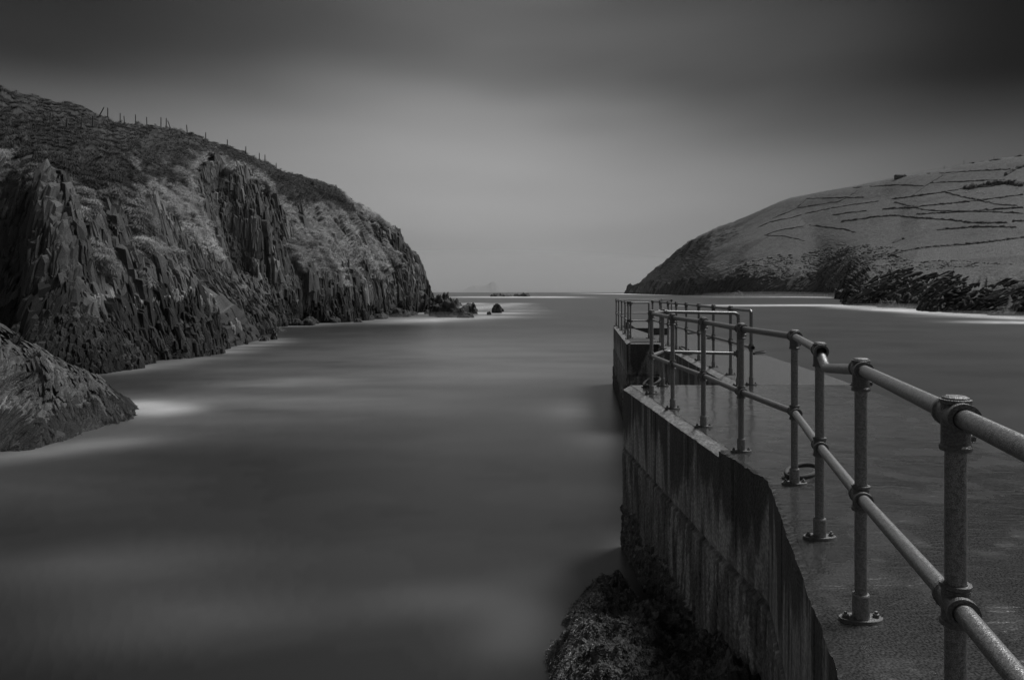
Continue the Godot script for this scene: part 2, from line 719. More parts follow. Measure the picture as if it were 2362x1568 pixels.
func _ready() -> void:
	rng.seed = 4711
	n_big = noise(FastNoiseLite.TYPE_SIMPLEX_SMOOTH, 0.16, 3, 3)
	n_mid = noise(FastNoiseLite.TYPE_SIMPLEX_SMOOTH, 0.45, 5, 3)
	bend = noise(FastNoiseLite.TYPE_SIMPLEX_SMOOTH, 0.22, 29, 1)
	n_fine = noise(FastNoiseLite.TYPE_SIMPLEX_SMOOTH, 1.7, 7, 3)
	c_big = noise(FastNoiseLite.TYPE_CELLULAR, 0.30, 11, 1, FastNoiseLite.RETURN_CELL_VALUE)
	c_mid = noise(FastNoiseLite.TYPE_CELLULAR, 0.95, 13, 1, FastNoiseLite.RETURN_CELL_VALUE)
	c_fine = noise(FastNoiseLite.TYPE_CELLULAR, 2.8, 17, 1, FastNoiseLite.RETURN_CELL_VALUE)

	# --- camera, sky, sun, exposure
	var cam := Camera3D.new()
	cam.name = "camera"
	cam.position = Vector3(0, EYE, 0)
	cam.projection = Camera3D.PROJECTION_FRUSTUM
	cam.near = 0.1
	cam.far = 40000.0
	cam.size = 0.1 * 1566.0 / FOCAL
	cam.frustum_offset = Vector2(0, -0.1 * (783.5 - HORIZON) / FOCAL)
	add_child(cam)
	cam.current = true

	var env := Environment.new()
	env.background_mode = Environment.BG_SKY
	var pano := PanoramaSkyMaterial.new()
	pano.panorama = sky_picture()
	env.sky = Sky.new()
	env.sky.sky_material = pano
	env.background_energy_multiplier = 0.4
	env.tonemap_mode = Environment.TONE_MAPPER_LINEAR
	env.tonemap_exposure = 2.5
	env.sdfgi_enabled = true
	env.ssao_enabled = true
	env.ssil_enabled = true
	env.volumetric_fog_enabled = true
	env.volumetric_fog_density = 0.0
	env.fog_enabled = true
	env.fog_density = 0.00003
	env.fog_light_color = Color(0.9, 0.9, 0.9)
	var we := WorldEnvironment.new()
	we.name = "environment"
	we.environment = env
	add_child(we)

	var sun := DirectionalLight3D.new()
	sun.name = "veiled_sun"
	sun.light_energy = 0.5
	sun.light_color = Color(1, 1, 1)
	sun.light_angular_distance = 24.0
	sun.shadow_enabled = true
	add_child(sun)
	sun.look_at_from_position(Vector3.ZERO, -dir_of(64.0, 58.0), Vector3.UP)

	make_materials()
	make_sea()
	make_left_headland()
	make_right_hill()
	make_island()
	make_pier()
	make_railings()
	make_rings()
	make_near_rocks()
	make_sea_rocks()
	make_clifftop_fence()
	make_hill_things()


func dir_of(az: float, el: float) -> Vector3:      # degrees; azimuth 0 is straight out to sea, positive to the right
	var a := deg_to_rad(az)
	var e := deg_to_rad(el)
	return Vector3(sin(a) * cos(e), sin(e), -cos(a) * cos(e))


func make_materials() -> void:
	var grain := noise_texture(0.03, 21, 5, 0.74, 1.0, 512)
	var pits := noise_texture(0.11, 22, 4, 0.55, 1.0, 512, 0.3, 0.62)
	var bumps := noise_texture(0.05, 23, 5, 0.0, 1.0, 512, 0.1, 0.9)
	var streak := noise_texture(0.02, 24, 4, 0.0, 1.0, 512, 0.2, 0.8)
	var wetness := noise_texture(0.006, 25, 6, 0.22, 1.0, 512, 0.44, 0.72)

	var grit := noise_texture(0.16, 27, 4, 0.55, 1.0, 1024, 0.28, 0.66)

	M.rock = relief(triplanar(mat("slate_rock", 1.0, 0.8, true), 0.35), bumps, 12.0)
	M.rock.albedo_texture = grain
	M.plate = relief(triplanar(mat("split_slate", 1.0, 0.72, true), 0.9), bumps, 3.0)
	M.plate.albedo_texture = grain
	M.plate.metallic_specular = 0.25
	M.far_rock = relief(triplanar(mat("far_rock_and_turf", 1.0, 0.9, true), 0.04), bumps, 60.0)
	M.far_rock.albedo_texture = grain
	M.wet_rock = relief(triplanar(mat("wet_rock", 1.0, 0.55, true), 0.9), bumps, 4.0)
	M.wet_rock.albedo_texture = grain
	M.grass = mat("dry_grass", 0.32, 0.9, true)
	M.weed = mat("wet_seaweed", 0.09, 0.4, true)
	M.far_plate = mat("far_slate", 0.7, 0.85, true)
	M.far_plate.metallic_specular = 0.2
	M.scrub = mat("scrub_leaf", 1.5, 0.95, true)
	M.hedge = mat("hedge_leaf", 0.045, 0.9, true)
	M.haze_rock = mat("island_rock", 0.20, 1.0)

	M.water = mat("sea_water", 1.0, 0.34, true)

	M.concrete = relief(triplanar(mat("stained_concrete", 1.0, 0.62, true), 1.3), bumps, 0.8)
	M.concrete.albedo_texture = grain
	M.plain_concrete = relief(triplanar(mat("end_concrete", 0.10, 0.6), 1.3), bumps, 0.8)
	M.plain_concrete.albedo_texture = pits
	M.deck = mat("wet_concrete", 1.0, 1.0, true)
	M.deck.uv1_scale = Vector3(0.45, 0.45, 1.0)
	M.deck.roughness_texture = wetness
	M.deck.clearcoat_enabled = true          # the film of water on it
	M.deck.clearcoat = 0.7
	M.deck.clearcoat_roughness = 0.12
	M.deck.roughness = 0.34
	M.deck.albedo_texture = grit
	relief(M.deck, grit, 0.13)
	M.far_deck = relief(triplanar(mat("gritty_concrete", 1.0, 0.5, true), 2.5), bumps, 0.7)
	M.far_deck.albedo_texture = pits

	M.rail = relief(triplanar(mat("weathered_galvanised_pipe", 0.44, 0.42, false, 0.65), 6.0), bumps, 0.12)
	M.rail.albedo_texture = pits
	M.rail.detail_enabled = true
	M.rail.detail_blend_mode = BaseMaterial3D.BLEND_MODE_MUL
	M.rail.detail_albedo = noise_texture(0.02, 31, 5, 0.8, 1.0, 512, 0.3, 0.6)
	M.rail.detail_uv_layer = BaseMaterial3D.DETAIL_UV_1
	M.post = M.rail
	M.cast = relief(triplanar(mat("cast_iron_fitting", 0.22, 0.5, false, 0.7), 8.0), bumps, 0.2)
	M.cast.albedo_texture = grain
	M.iron = relief(triplanar(mat("rusted_iron", 0.09, 0.75), 8.0), bumps, 0.2)
	M.iron.albedo_texture = pits
	M.wood = triplanar(mat("grey_fence_wood", 0.06, 0.9), 3.0)
	M.wood.albedo_texture = grain
	M.render = mat("house_render", 0.09, 0.9)
	M.slate = mat("roof_slate", 0.05, 0.95)
	M.slate.metallic_specular = 0.1
	M.dark = mat("dark_opening", 0.02, 0.4)
	M.wool = mat("sheep_wool", 0.6, 0.9)


# ---------------------------------------------------------------- sea
func make_sea() -> void:
	# rings round the survey point, finest in front
	var ang := PackedFloat32Array()
	for k in 40:
		ang.append(-PI + (PI - 0.72) * k / 40.0)
	var front := 620
	for k in front + 1:
		ang.append(-0.72 + 1.44 * k / front)
	for k in range(1, 41):
		ang.append(0.72 + (PI - 0.72) * k / 40.0)
	var rad := PackedFloat32Array()
	var nr := 380
	for k in nr:
		var t := float(k) / (nr - 1)
		rad.append(2.0 * pow(12000.0 / 2.0, t))
	var na := ang.size()
	var foam := PackedFloat32Array()  # surf foam, plus brightness painted into the mid-distance water
	foam.resize(na * nr)
	var splats := []          # x, z, half width, half depth, strength
	var add := func(px: float, py: float, wx: float, wz: float, s: float):
		var p := sea(px, py)
		splats.append([p.x, p.z, wx, wz, s])
	# surf along the shore under the left headland
	for q in [[250, 856], [330, 846], [400, 836], [460, 826], [510, 814], [560, 798], [590, 782], [640, 782], [620, 790]]:
		add.call(q[0], q[1], 1.5, 1.3, 0.15)
	for q in [[500, 810], [540, 803], [575, 796], [610, 788]]:
		add.call(q[0], q[1], 2.0, 0.9, 0.26)
	for k in 16:
		add.call(650.0 + 19.0 * k, 752.0 - 1.6 * k, 4.0, 2.2, 0.10 + 0.08 * sin(k * 2.1))
	# breaking water round the skerries off its tip
	for q in [[1000, 722, .5], [1040, 734, .45], [1080, 722, .55], [1110, 708, .6], [1150, 704, .5], [1190, 700, .4], [1130, 730, .4], [1160, 722, .45], [1090, 700, .6], [1060, 712, .5], [1200, 716, .25], [980, 738, .4], [930, 742, .25]]:
		add.call(q[0], q[1], 5.0, 6.0 if q[1] > 715 else 16.0, q[2])
	for k in 14:
		add.call(1050.0 + 20.0 * k, 684.5, 14.0, 60.0, 0.34 if k > 3 else 0.2)
	# white line under the right shore
	for k in 12:
		add.call(1330.0 + 20.0 * k, 676.0 + 0.25 * k, 40.0, 240.0, 0.25 + 0.03 * k)
	for k in 26:
		add.call(1540.0 + 16.0 * k, 679.5 + 0.26 * k, 10.0, 70.0, 0.45)
	for k in 24:
		add.call(1580.0 + 16.0 * k, 704.5 - 0.06 * k, 5.0, 9.0, 0.12 + 0.022 * k)
	for k in 16:
		add.call(1950.0 + 13.0 * k, 706.0 + 0.9 * k, 5.0, 11.0, 0.36)
	for k in 14:
		add.call(2150.0 + 18.0 * k, 722.0 + 1.0 * k, 4.0, 6.0, 0.32)
	for k in 8:
		add.call(2270.0 + 16.0 * k, 743.0, 4.0, 3.0, 0.22)
	# foam drawn out past the foreground slab
	for k in 9:
		add.call(285.0 + 15.0 * k, 934.0 + 1.6 * k, 0.75, 0.85, 0.30)
	for k in 12:
		add.call(-40.0 + 32.0 * k, 1062.0 - 5.0 * k + (8.0 if k > 8 else 0.0), 0.9, 0.7, 0.04)
	# faint drifts and painted brightness in the bay, milky water round the pier foot
	for q in [[640, 885, 3.0, 1.2, .14], [700, 875, 2.0, 0.8, .10], [1390, 950, 1.5, 2.0, .16], [1400, 1010, 1.0, 1.6, .08], [1470, 1290, .35, .8, .16], [1330, 1330, .8, .5, .08], [1545, 1420, .15, .5, .20], [1240, 1420, .5, .5, .07], [1200, 1480, .6, .5, .05], [1060, 1380, 1.2, .5, .05], [420, 1420, 1.6, .7, .05], [250, 1300, 1.8, .9, .04], [100, 1120, 3.0, 1.5, .05], [900, 830, 12.0, 9.0, .09], [1150, 790, 14.0, 14.0, .07], [1300, 860, 6.0, 5.0, .05], [700, 910, 7.0, 5.0, .10], [500, 960, 5.0, 4.0, .07], [2330, 740, 6, 4, .12]]:  # the broad weak splats only brighten mid-distance water by colour
		add.call(q[0], q[1], q[2], q[3], q[4])
	var lr := log(12000.0 / 2.0)
	for s in splats:
		var r0 := Vector2(s[0], s[1]).length()
		var reach: float = 2.4 * maxf(s[2], s[3])
		var j0 := clampi(int(log(maxf(r0 - reach, 2.01) / 2.0) / lr * (nr - 1)), 0, nr - 1)
		var j1 := clampi(int(log((r0 + reach) / 2.0) / lr * (nr - 1)) + 1, 0, nr - 1)
		var th := atan2(s[0], -s[1])
		var half := reach / maxf(r0, 1.0)
		for i in na:
			if absf(ang[i] - th) > half:
				continue
			var sx := sin(ang[i])
			var sz := -cos(ang[i])
			for j in range(j0, j1 + 1):
				var dx: float = (sx * rad[j] - s[0]) / s[2]
				var dz: float = (sz * rad[j] - s[1]) / s[3]
				var e := dx * dx + dz * dz
				if e < 6.0:
					var at_i := i * nr + j
					foam[at_i] = 1.0 - (1.0 - foam[at_i]) * (1.0 - s[4] * exp(-e))
	var pos := PackedVector3Array()
	var col := PackedColorArray()
	pos.resize(na * nr)
	col.resize(na * nr)
	for i in na:
		var sx := sin(ang[i])
		var sz := -cos(ang[i])
		for j in nr:
			var p := Vector3(sx * rad[j], 0, sz * rad[j])
			pos[i * nr + j] = p
			var st := n_mid.get_noise_3d(p.x * 0.12, 3.0, p.z * 0.5) + 0.5 * n_mid.get_noise_3d(p.x * 0.5, 9.0, p.z * 2.2)
			var milky := n_big.get_noise_3d(p.x * 0.5, 0.0, p.z * 0.9)
			var f := clampf(foam[i * nr + j] * (1.0 + 0.55 * st), 0.0, 1.0)
			var swirl := n_big.get_noise_3d(p.x * 0.9 + 2.0 * n_big.get_noise_3d(p.x * 0.4, 5.0, p.z * 0.7), 20.0, p.z * 2.0)
			var base := 0.021 * (1.0 + 0.6 * milky + 0.06 * st + 0.45 * swirl)
			var tone := lerpf(base, 0.72, f)
			col[i * nr + j] = Color(tone, tone, tone)
	var mk := Maker.new()
	mk.grid(pos, na, nr, col)
	# lie flat and face up
	for i in mk.n.size():
		mk.n[i] = Vector3.UP
	piece("sea", mk, M.water, "smooth grey sea filling the cove out to the horizon", "sea", "", "structure")
	var banks := [[40, 1050, 4.0, 0.9, 2.4, 0.02], [235, 995, 2.6, 0.7, 1.8, 0.025], [345, 940, 2.4, 0.30, 1.6, 0.12], [1200, 1430, 1.1, 0.22, 1.2, 0.05], [1420, 1330, 1.1, 0.22, 0.6, 0.12], [1000, 735, 10.0, 0.7, 8.0, 0.028], [1120, 712, 14.0, 0.9, 22.0, 0.035], [2050, 712, 16.0, 0.9, 8.0, 0.05], [2250, 731, 12.0, 0.7, 6.0, 0.05], [1780, 686, 60.0, 3.0, 40.0, 0.010], [1110, 674.0, 2600.0, 260.0, 1100.0, 0.0005]]
	var words := ["thin sea mist over the near waterline of the foreground slab", "thin sea mist at the right foot of the foreground slab", "sea mist over the foam tongue off the foreground slab", "thin sea mist along the left side of the weedy reef", "thin sea mist behind the weedy reef", "sea mist round the skerries off the headland tip", "sea mist beyond the skerries", "sea mist at the foot of the middle spur across the bay", "sea mist at the foot of the nearest spur across the bay", "sea mist along the far cliff across the bay", "pale haze bank before the distant island"]
	for k in banks.size():
		var b: Array = banks[k]
		var heap := thing("sea_mist", words[k], "mist", sea(b[0], b[1]) + Vector3(0, 0.02, 0), "sea mist")
		tag(heap, "", "", "", "stuff")
		var layers := 1 if b[5] < 0.002 else 4
		for n in layers:                                # the mist thins upwards and outwards
			var t := 1.0 - 0.24 * n
			var f := FogVolume.new()
			f.name = "mist_layer"
			f.shape = RenderingServer.FOG_VOLUME_SHAPE_ELLIPSOID
			f.size = Vector3(b[2] * 2.0 * (0.5 + 0.5 * t), b[3] * 2.8 * t * t, b[4] * 2.0 * (0.5 + 0.5 * t))
			var fm := FogMaterial.new()
			fm.density = b[5] / layers * 1.15
			fm.albedo = Color(0.9, 0.9, 0.9)
			f.material = fm
			heap.add_child(f, true)
			f.set_meta("kind", "stuff")
	var bed := Maker.new()
	bed.box(Transform3D(Basis(), Vector3(0, -6.5, -20)), Vector3(300, 1, 300), 0.0)
	piece("sea_bed", bed, M.haze_rock, "dark sea bed under the cove", "sea bed", "", "structure")


# ---------------------------------------------------------------- land
func make_left_headland() -> void:
	var cols := [
		[[-620, 1010, 30, 0], [-600, 870, 30, 0], [-590, 800, 31, .1], [-590, 700, 33, .35], [-580, 560, 36, .45], [-560, 430, 39, .5], [-540, 330, 43, .7], [-520, 240, 55, .9], [-500, 120, 78, .9], [-500, 130, 110, .9]],
		[[-200, 1010, 30.3, 0], [-200, 868, 30.3, 0], [-200, 800, 31.5, .1], [-190, 720, 33, .25], [-180, 600, 35, .28], [-170, 480, 38, .3], [-160, 370, 42, .7], [-150, 270, 53, .9], [-140, 178, 76, .9], [-140, 190, 105, .9]],
		[[0, 1000, 31.5, 0], [0, 860, 31.5, 0], [5, 790, 33, .12], [5, 720, 34, .26], [5, 600, 36, .30], [5, 480, 38, .30], [10, 385, 42, .62], [20, 290, 55, .9], [0, 212, 76, .85], [0, 225, 104, .9]],
		[[100, 1000, 31, 0], [110, 860, 31, 0], [115, 785, 32.5, .1], [118, 700, 33.8, .24], [112, 590, 34.8, .28], [95, 470, 36.7, .40], [90, 385, 40, .78], [95, 300, 56, .9], [95, 244, 78, .85], [95, 256, 104, .9]],
		[[250, 995, 32.4, 0], [245, 853, 32.4, .02], [225, 770, 33.6, .06], [205, 700, 34.6, .5], [185, 590, 35.6, .52], [165, 480, 37, .5], [150, 410, 40, .75], [165, 320, 58, .85], [185, 260, 80, .85], [185, 272, 106, .9]],
		[[365, 980, 36.5, 0], [360, 834, 36.5, .02], [325, 750, 37.3, .08], [300, 685, 37.8, .52], [262, 590, 38.4, .52], [235, 490, 39.2, .52], [212, 425, 42, .85], [235, 335, 60, .8], [247, 288, 82, .85], [250, 300, 106, .9]],
		[[470, 960, 40.5, 0], [470, 820, 40.5, .02], [430, 720, 41, .10], [382, 640, 41.4, .55], [335, 560, 41.8, .62], [297, 480, 42.6, .60], [262, 432, 45, .82], [285, 350, 62, .74], [330, 299, 84, .8], [335, 310, 108, .9]],
		[[560, 925, 46, 0], [560, 797, 46, .02], [505, 700, 44, .10], [415, 640, 44.5, .5], [355, 560, 44.5, .5], [312, 480, 46, .5], [280, 432, 49, .72], [310, 352, 64, .74], [350, 303, 85, .8], [355, 315, 108, .9]],
		[[588, 905, 57, 0], [588, 776, 57, 0], [530, 715, 56, .06], [440, 655, 55, .2], [366, 570, 54, .12], [326, 480, 54, .3], [312, 425, 56, .72], [350, 358, 70, .8], [390, 309, 86, .8], [395, 320, 110, .9]],
		[[602, 890, 61, 0], [602, 769, 61, 0], [556, 705, 61, .15], [482, 645, 60, .5], [438, 545, 60, .62], [400, 465, 62, .64], [385, 410, 65, .76], [415, 358, 76, .75], [440, 321, 88, .8], [445, 332, 112, .9]],
		[[615, 880, 66, 0], [615, 762, 66, 0], [585, 700, 66, .1], [520, 640, 65, .45], [480, 545, 65, .6], [445, 462, 66, .63], [425, 405, 68, .70], [450, 362, 78, .7], [475, 334, 89, .8], [480, 345, 113, .9]],
		[[642, 860, 73, 0], [642, 753, 73, 0], [606, 700, 73, .03], [548, 640, 75, .06], [512, 545, 75, .06], [480, 445, 76, .06], [464, 392, 77, .3], [490, 362, 81, .75], [510, 346, 91, .8], [515, 356, 115, .9]],
		[[668, 850, 79.5, 0], [668, 747, 79.5, 0], [652, 700, 79, .03], [622, 640, 78, .22], [602, 560, 77.5, .26], [588, 470, 78, .14], [576, 412, 80, .45], [570, 386, 86, .8], [565, 369, 93, .8], [570, 378, 118, .9]],
		[[722, 845, 82, 0], [722, 745, 82, 0], [712, 700, 82, .1], [692, 635, 82, .45], [664, 560, 83, .62], [648, 505, 84, .58], [636, 445, 86, .76], [640, 416, 92, .8], [640, 397, 98, .8], [645, 406, 122, .9]],
		[[790, 842, 85, 0], [790, 742, 85, 0], [784, 700, 85.5, .1], [768, 650, 86, .66], [740, 575, 88, .66], [712, 510, 90, .56], [700, 462, 93, .74], [706, 434, 97, .8], [706, 417, 101, .8], [712, 426, 126, .9]],
		[[850, 835, 92, 0], [850, 738, 92, 0], [846, 695, 93, .06], [836, 650, 94, .62], [816, 582, 96, .64], [796, 535, 99, .42], [776, 490, 102, .70], [770, 466, 105, .8], [768, 444, 108, .75], [774, 452, 132, .9]],
		[[900, 825, 103, 0], [900, 732, 103, 0], [897, 690, 103, .05], [886, 645, 104, .36], [862, 590, 105, .62], [842, 548, 107, .5], [832, 512, 110, .55], [828, 494, 112, .7], [826, 478, 114, .6], [830, 486, 136, .9]],
		[[942, 815, 114, 0], [942, 725, 114, 0], [938, 690, 113, .06], [926, 645, 113, .34], [906, 602, 113, .62], [892, 565, 114, .62], [880, 538, 115, .5], [874, 520, 116, .6], [868, 503, 118, .55], [872, 512, 140, .8]],
		[[970, 810, 127, 0], [970, 719, 127, 0], [966, 698, 122, .06], [952, 650, 119, .28], [938, 612, 118, .45], [926, 582, 118, .6], [915, 556, 118, .5], [911, 543, 119, .5], [905, 529, 121, .45], [905, 536, 142, .7]],
		[[988, 805, 134, 0], [988, 717, 134, 0], [986, 690, 130, .05], [974, 652, 127, .26], [957, 616, 125, .32], [941, 588, 124, .36], [930, 568, 123, .32], [925, 556, 123, .3], [919, 543, 124, .3], [915, 548, 145, .6]],
		[[978, 800, 150, 0], [978, 713, 150, 0], [976, 690, 148, .05], [962, 656, 146, .26], [945, 620, 145, .3], [928, 594, 144, .3], [918, 576, 143, .3], [912, 566, 143, .3], [905, 556, 144, .3], [895, 556, 160, .6]],
		[[800, 790, 190, 0], [800, 706, 190, 0], [800, 690, 190, .05], [800, 660, 190, .26], [790, 630, 190, .3], [785, 600, 190, .3], [780, 585, 190, .3], [780, 570, 190, .3], [780, 560, 190, .3], [780, 565, 200, .6]],
	]
	var L := loft(cols, 560, 380)
	var tufts := []
	var mk := weather(L, 1.25, 0.10, 0.20, tufts, 2, 1.0)
	var o := thing("headland", "dark left headland of upright slate beds capped with rough grass", "headland", Vector3.ZERO)
	tag(o, "", "", "", "structure")
	part("cliff_face", mk, M.rock, o)
	scatter("grass_tufts", tufts, tuft_mesh(26, 0.42, 0.26, 0.016, 0.7, 1), M.grass, 1.0, 0.7, o, "rough dry grass on the headland")
	var face := []
	var rest := []
	for q in L.beds:
		var p: Vector3 = q[0]
		var v := Vector2(p.x / -p.z, (p.y - EYE) / -p.z)
		if v.x > -0.66 and v.x < -0.53 and v.y < 0.15 and v.y > -0.02 and p.z > -45.0:
			face.append(q)
		if v.y < 0.075 or v.x < -0.30:                       # none standing up on the skyline of the point
			rest.append(q)
	plates("slate_faces", face, 170, Vector2(0.40, 0.95), Vector2(1.8, 4.0), 0.05, 0.16, 1.5, M.plate, o, 0.0)
	plates("slate_plates", rest, 5000, Vector2(0.16, 0.75), Vector2(0.9, 3.4), 0.06, 0.35, 1.3, M.plate, o, 0.0165, 0.20, 0.54)
	plates("slate_splinters", rest, 4500, Vector2(0.08, 0.22), Vector2(0.7, 2.4), 0.05, 0.5, 1.0, M.plate, o, 0.019, 0.20, 0.55)
	var crest := [[195, 704], [225, 692], [260, 690], [300, 700], [340, 706], [380, 690], [415, 674], [450, 680], [480, 688], [505, 702], [530, 725], [555, 755]]
	var teeth := []
	for k in crest.size() - 1:
		for i in 14:
			var t := i / 14.0
			var x := lerpf(crest[k][0], crest[k + 1][0], t) + rng.randf_range(-3, 3)
			var y := lerpf(crest[k][1], crest[k + 1][1], t) + absf(rng.randfn(0.0, 9.0))
			teeth.append([near_vertex(L, x, y), Vector3(0.6, 0.3, 0.75).normalized(), 0.30, 0.3])
	plates("lichen_teeth", teeth, 420, Vector2(0.10, 0.30), Vector2(0.35, 1.1), 0.05, 0.5, 0.2, M.plate, o, 0.0)
	plates("tide_teeth", L.beds, 6500, Vector2(0.10, 0.40), Vector2(0.3, 1.3), 0.05, 0.5, 0.9, M.plate, o, 0.019, -9.0, 0.20)
	M.left = L


func make_right_hill() -> void:
	var cols := [
		[[1440, 681, 1560, 0], [1441, 676.8, 1560, 0], [1441.9, 675.9, 1560, 0.14], [1443, 675, 1560, 0.4], [1444, 674.2, 1560, 0.5], [1445, 673.6, 1560, 0.6], [1446, 673, 1560, 0.7], [1447, 672.4, 1560, 0.7], [1448, 671.6, 1560, 0.8], [1449, 673, 1700, 0.8]],
		[[1488, 690, 1150, 0], [1490, 678.1, 1150, 0.06], [1490.5, 673.3, 1150, 0.14], [1491, 668, 1150, 0.42], [1494, 660, 1165, 0.5], [1498, 652, 1180, 0.6], [1502, 644, 1200, 0.62], [1507, 632, 1220, 0.62], [1513, 620, 1240, 0.66], [1520, 622, 1420, 0.8]],
		[[1545, 695, 900, 0], [1545, 679.5, 900, 0.06], [1546.3, 671.1, 901.1, 0.14], [1548, 662, 905, 0.42], [1555, 646, 920, 0.56], [1560, 628, 945, 0.66], [1566, 608, 980, 0.6], [1570, 590, 1010, 0.5], [1574, 569, 1050, 0.5], [1580, 572, 1220, 0.8]],
		[[1620, 700, 690, 0], [1620, 681.5, 690, 0.06], [1620.9, 668.8, 692.2, 0.14], [1622, 655, 700, 0.4], [1624, 636, 720, 0.64], [1628, 610, 760, 0.8], [1630, 582, 810, 0.78], [1631, 558, 860, 0.6], [1631, 537, 920, 0.6], [1635, 540, 1100, 0.8]],
		[[1720, 708, 590, 0], [1720, 683, 590, 0.06], [1720, 666.2, 592.2, 0.14], [1720, 648, 600, 0.38], [1720, 622, 625, 0.6], [1720, 590, 670, 0.86], [1721, 558, 720, 0.86], [1722, 530, 780, 0.86], [1722, 499, 850, 0.85], [1726, 502, 1050, 0.9]],
		[[1820, 710, 565, 0], [1820, 683.5, 565, 0.06], [1820, 662.6, 567.2, 0.14], [1820, 640, 575, 0.4], [1818, 608, 605, 0.72], [1815, 572, 650, 0.9], [1812, 532, 700, 0.9], [1811, 496, 760, 0.9], [1811, 461, 820, 0.9], [1815, 464, 1020, 0.9]],
		[[1900, 712, 560, 0], [1900, 683.6, 560, 0.06], [1898.2, 662.7, 562.2, 0.14], [1896, 640, 570, 0.3], [1888, 602, 600, 0.6], [1882, 564, 640, 0.9], [1878, 520, 690, 0.9], [1876, 480, 745, 0.9], [1874, 447, 800, 0.9], [1878, 450, 1000, 0.9]],
		[[1940, 718, 470, 0], [1940, 685.5, 470, 0.05], [1942.7, 670.9, 472.2, 0.14], [1946, 655, 480, 0.3], [1950, 608, 530, 0.5], [1952, 562, 580, 0.86], [1950, 512, 650, 0.9], [1948, 470, 715, 0.9], [1946, 434, 775, 0.9], [1950, 437, 980, 0.9]],
		[[1936, 740, 215, 0], [1944, 701, 212, 0.06], [1964.7, 681.3, 216.4, 0.14], [1990, 660, 232, 0.3], [2020, 612, 360, 0.55], [2030, 560, 520, 0.86], [2032, 505, 610, 0.9], [2030, 458, 690, 0.9], [2026, 418, 755, 0.9], [2030, 421, 940, 0.9]],
		[[2000, 745, 192, 0], [2004, 704, 190, 0.06], [2020.2, 677.1, 196.6, 0.14], [2040, 648, 220, 0.3], [2062, 608, 345, 0.7], [2072, 555, 500, 0.9], [2076, 500, 595, 0.9], [2074, 452, 670, 0.9], [2070, 409, 735, 0.9], [2074, 412, 930, 0.9]],
		[[2080, 748, 172, 0], [2080, 707.5, 171, 0.05], [2091.2, 677.5, 179.1, 0.14], [2105, 645, 208, 0.3], [2116, 604, 330, 0.86], [2122, 550, 470, 0.92], [2126, 490, 565, 0.92], [2126, 440, 655, 0.9], [2126, 398, 718, 0.9], [2130, 401, 910, 0.9]],
		[[2128, 758, 150, 0], [2130, 713, 147, 0.05], [2147.1, 679.9, 157.8, 0.14], [2168, 644, 196, 0.3], [2186, 602, 320, 0.9], [2200, 548, 450, 0.92], [2206, 482, 548, 0.92], [2209, 428, 635, 0.9], [2210, 383, 703, 0.9], [2214, 386, 900, 0.9]],
		[[2130, 775, 133, 0], [2140, 717, 134, 0.06], [2171.5, 693.5, 138, 0.14], [2210, 668, 152, 0.3], [2262, 602, 295, 0.92], [2282, 544, 420, 0.92], [2292, 474, 525, 0.92], [2294, 416, 615, 0.9], [2294, 369, 690, 0.9], [2298, 372, 890, 0.9]],
		[[2220, 780, 120, 0], [2226, 722, 120, 0.05], [2254.8, 692.2, 126.6, 0.14], [2290, 660, 150, 0.3], [2330, 598, 285, 0.92], [2350, 540, 410, 0.92], [2360, 468, 515, 0.92], [2361, 404, 605, 0.9], [2361, 357, 680, 0.9], [2365, 360, 880, 0.9]],
		[[2330, 785, 110, 0], [2336, 727, 109.5, 0.05], [2364.8, 691, 117.5, 0.14], [2400, 652, 146, 0.3], [2430, 596, 280, 0.92], [2440, 534, 400, 0.92], [2440, 462, 505, 0.92], [2440, 396, 596, 0.9], [2440, 342, 672, 0.9], [2444, 345, 870, 0.9]],
		[[2560, 800, 92, 0], [2560, 737, 92, 0.05], [2587, 695.2, 102.1, 0.14], [2620, 650, 138, 0.3], [2620, 590, 270, 0.92], [2620, 525, 390, 0.92], [2620, 450, 490, 0.92], [2620, 380, 585, 0.9], [2620, 312, 660, 0.9], [2624, 316, 850, 0.9]],
		[[3100, 820, 72, 0], [3100, 755, 72, 0.05], [3100, 704.6, 84.8, 0.14], [3100, 650, 130, 0.3], [3100, 590, 260, 0.92], [3100, 515, 380, 0.92], [3100, 430, 480, 0.92], [3100, 350, 575, 0.9], [3100, 270, 650, 0.9], [3104, 275, 820, 0.9]],
	]
	var L := loft(cols, 520, 360)
	var tufts := []
	var mk := hill_relief(L, tufts)
	var o := thing("hill", "broad grassy hill across the bay divided into small fields above a rocky shore", "hill", Vector3.ZERO)
	tag(o, "", "", "", "structure")
	part("hillside", mk, M.far_rock, o)
	plates("slate_plates", L.beds, 6000, Vector2(0.15, 0.60), Vector2(1.0, 3.6), 0.90, 0.14, 1.7, M.far_plate, o, 0.0125, -9.0, 0.34)
	var bush := rock_mesh(Vector3(1.0, 0.8, 1.0), 0.9, 301, 0.0, 14).mesh()
	var n := mini(8000, L.scrub.size())
	var mm := MultiMesh.new()
	mm.transform_format = MultiMesh.TRANSFORM_3D
	mm.use_colors = true
	mm.mesh = bush
	mm.instance_count = n
	for i in n:
		var p: Vector3 = L.scrub[rng.randi() % L.scrub.size()]
		var g := maxf(0.7, -p.z * 0.0027) * rng.randf_range(0.5, 1.3)
		mm.set_instance_transform(i, Transform3D(Basis(Vector3.UP, rng.randf() * TAU).scaled(Vector3(g * 1.5, g * 0.75, g)), p))
		var c := rng.randf_range(0.5, 1.6)
		mm.set_instance_color(i, Color(c, c, c))
	var sc := MultiMeshInstance3D.new()
	sc.name = "scrub"
	sc.multimesh = mm
	sc.material_override = M.scrub
	o.add_child(sc, true)
	sc.set_meta("kind", "stuff")
	M.right = L


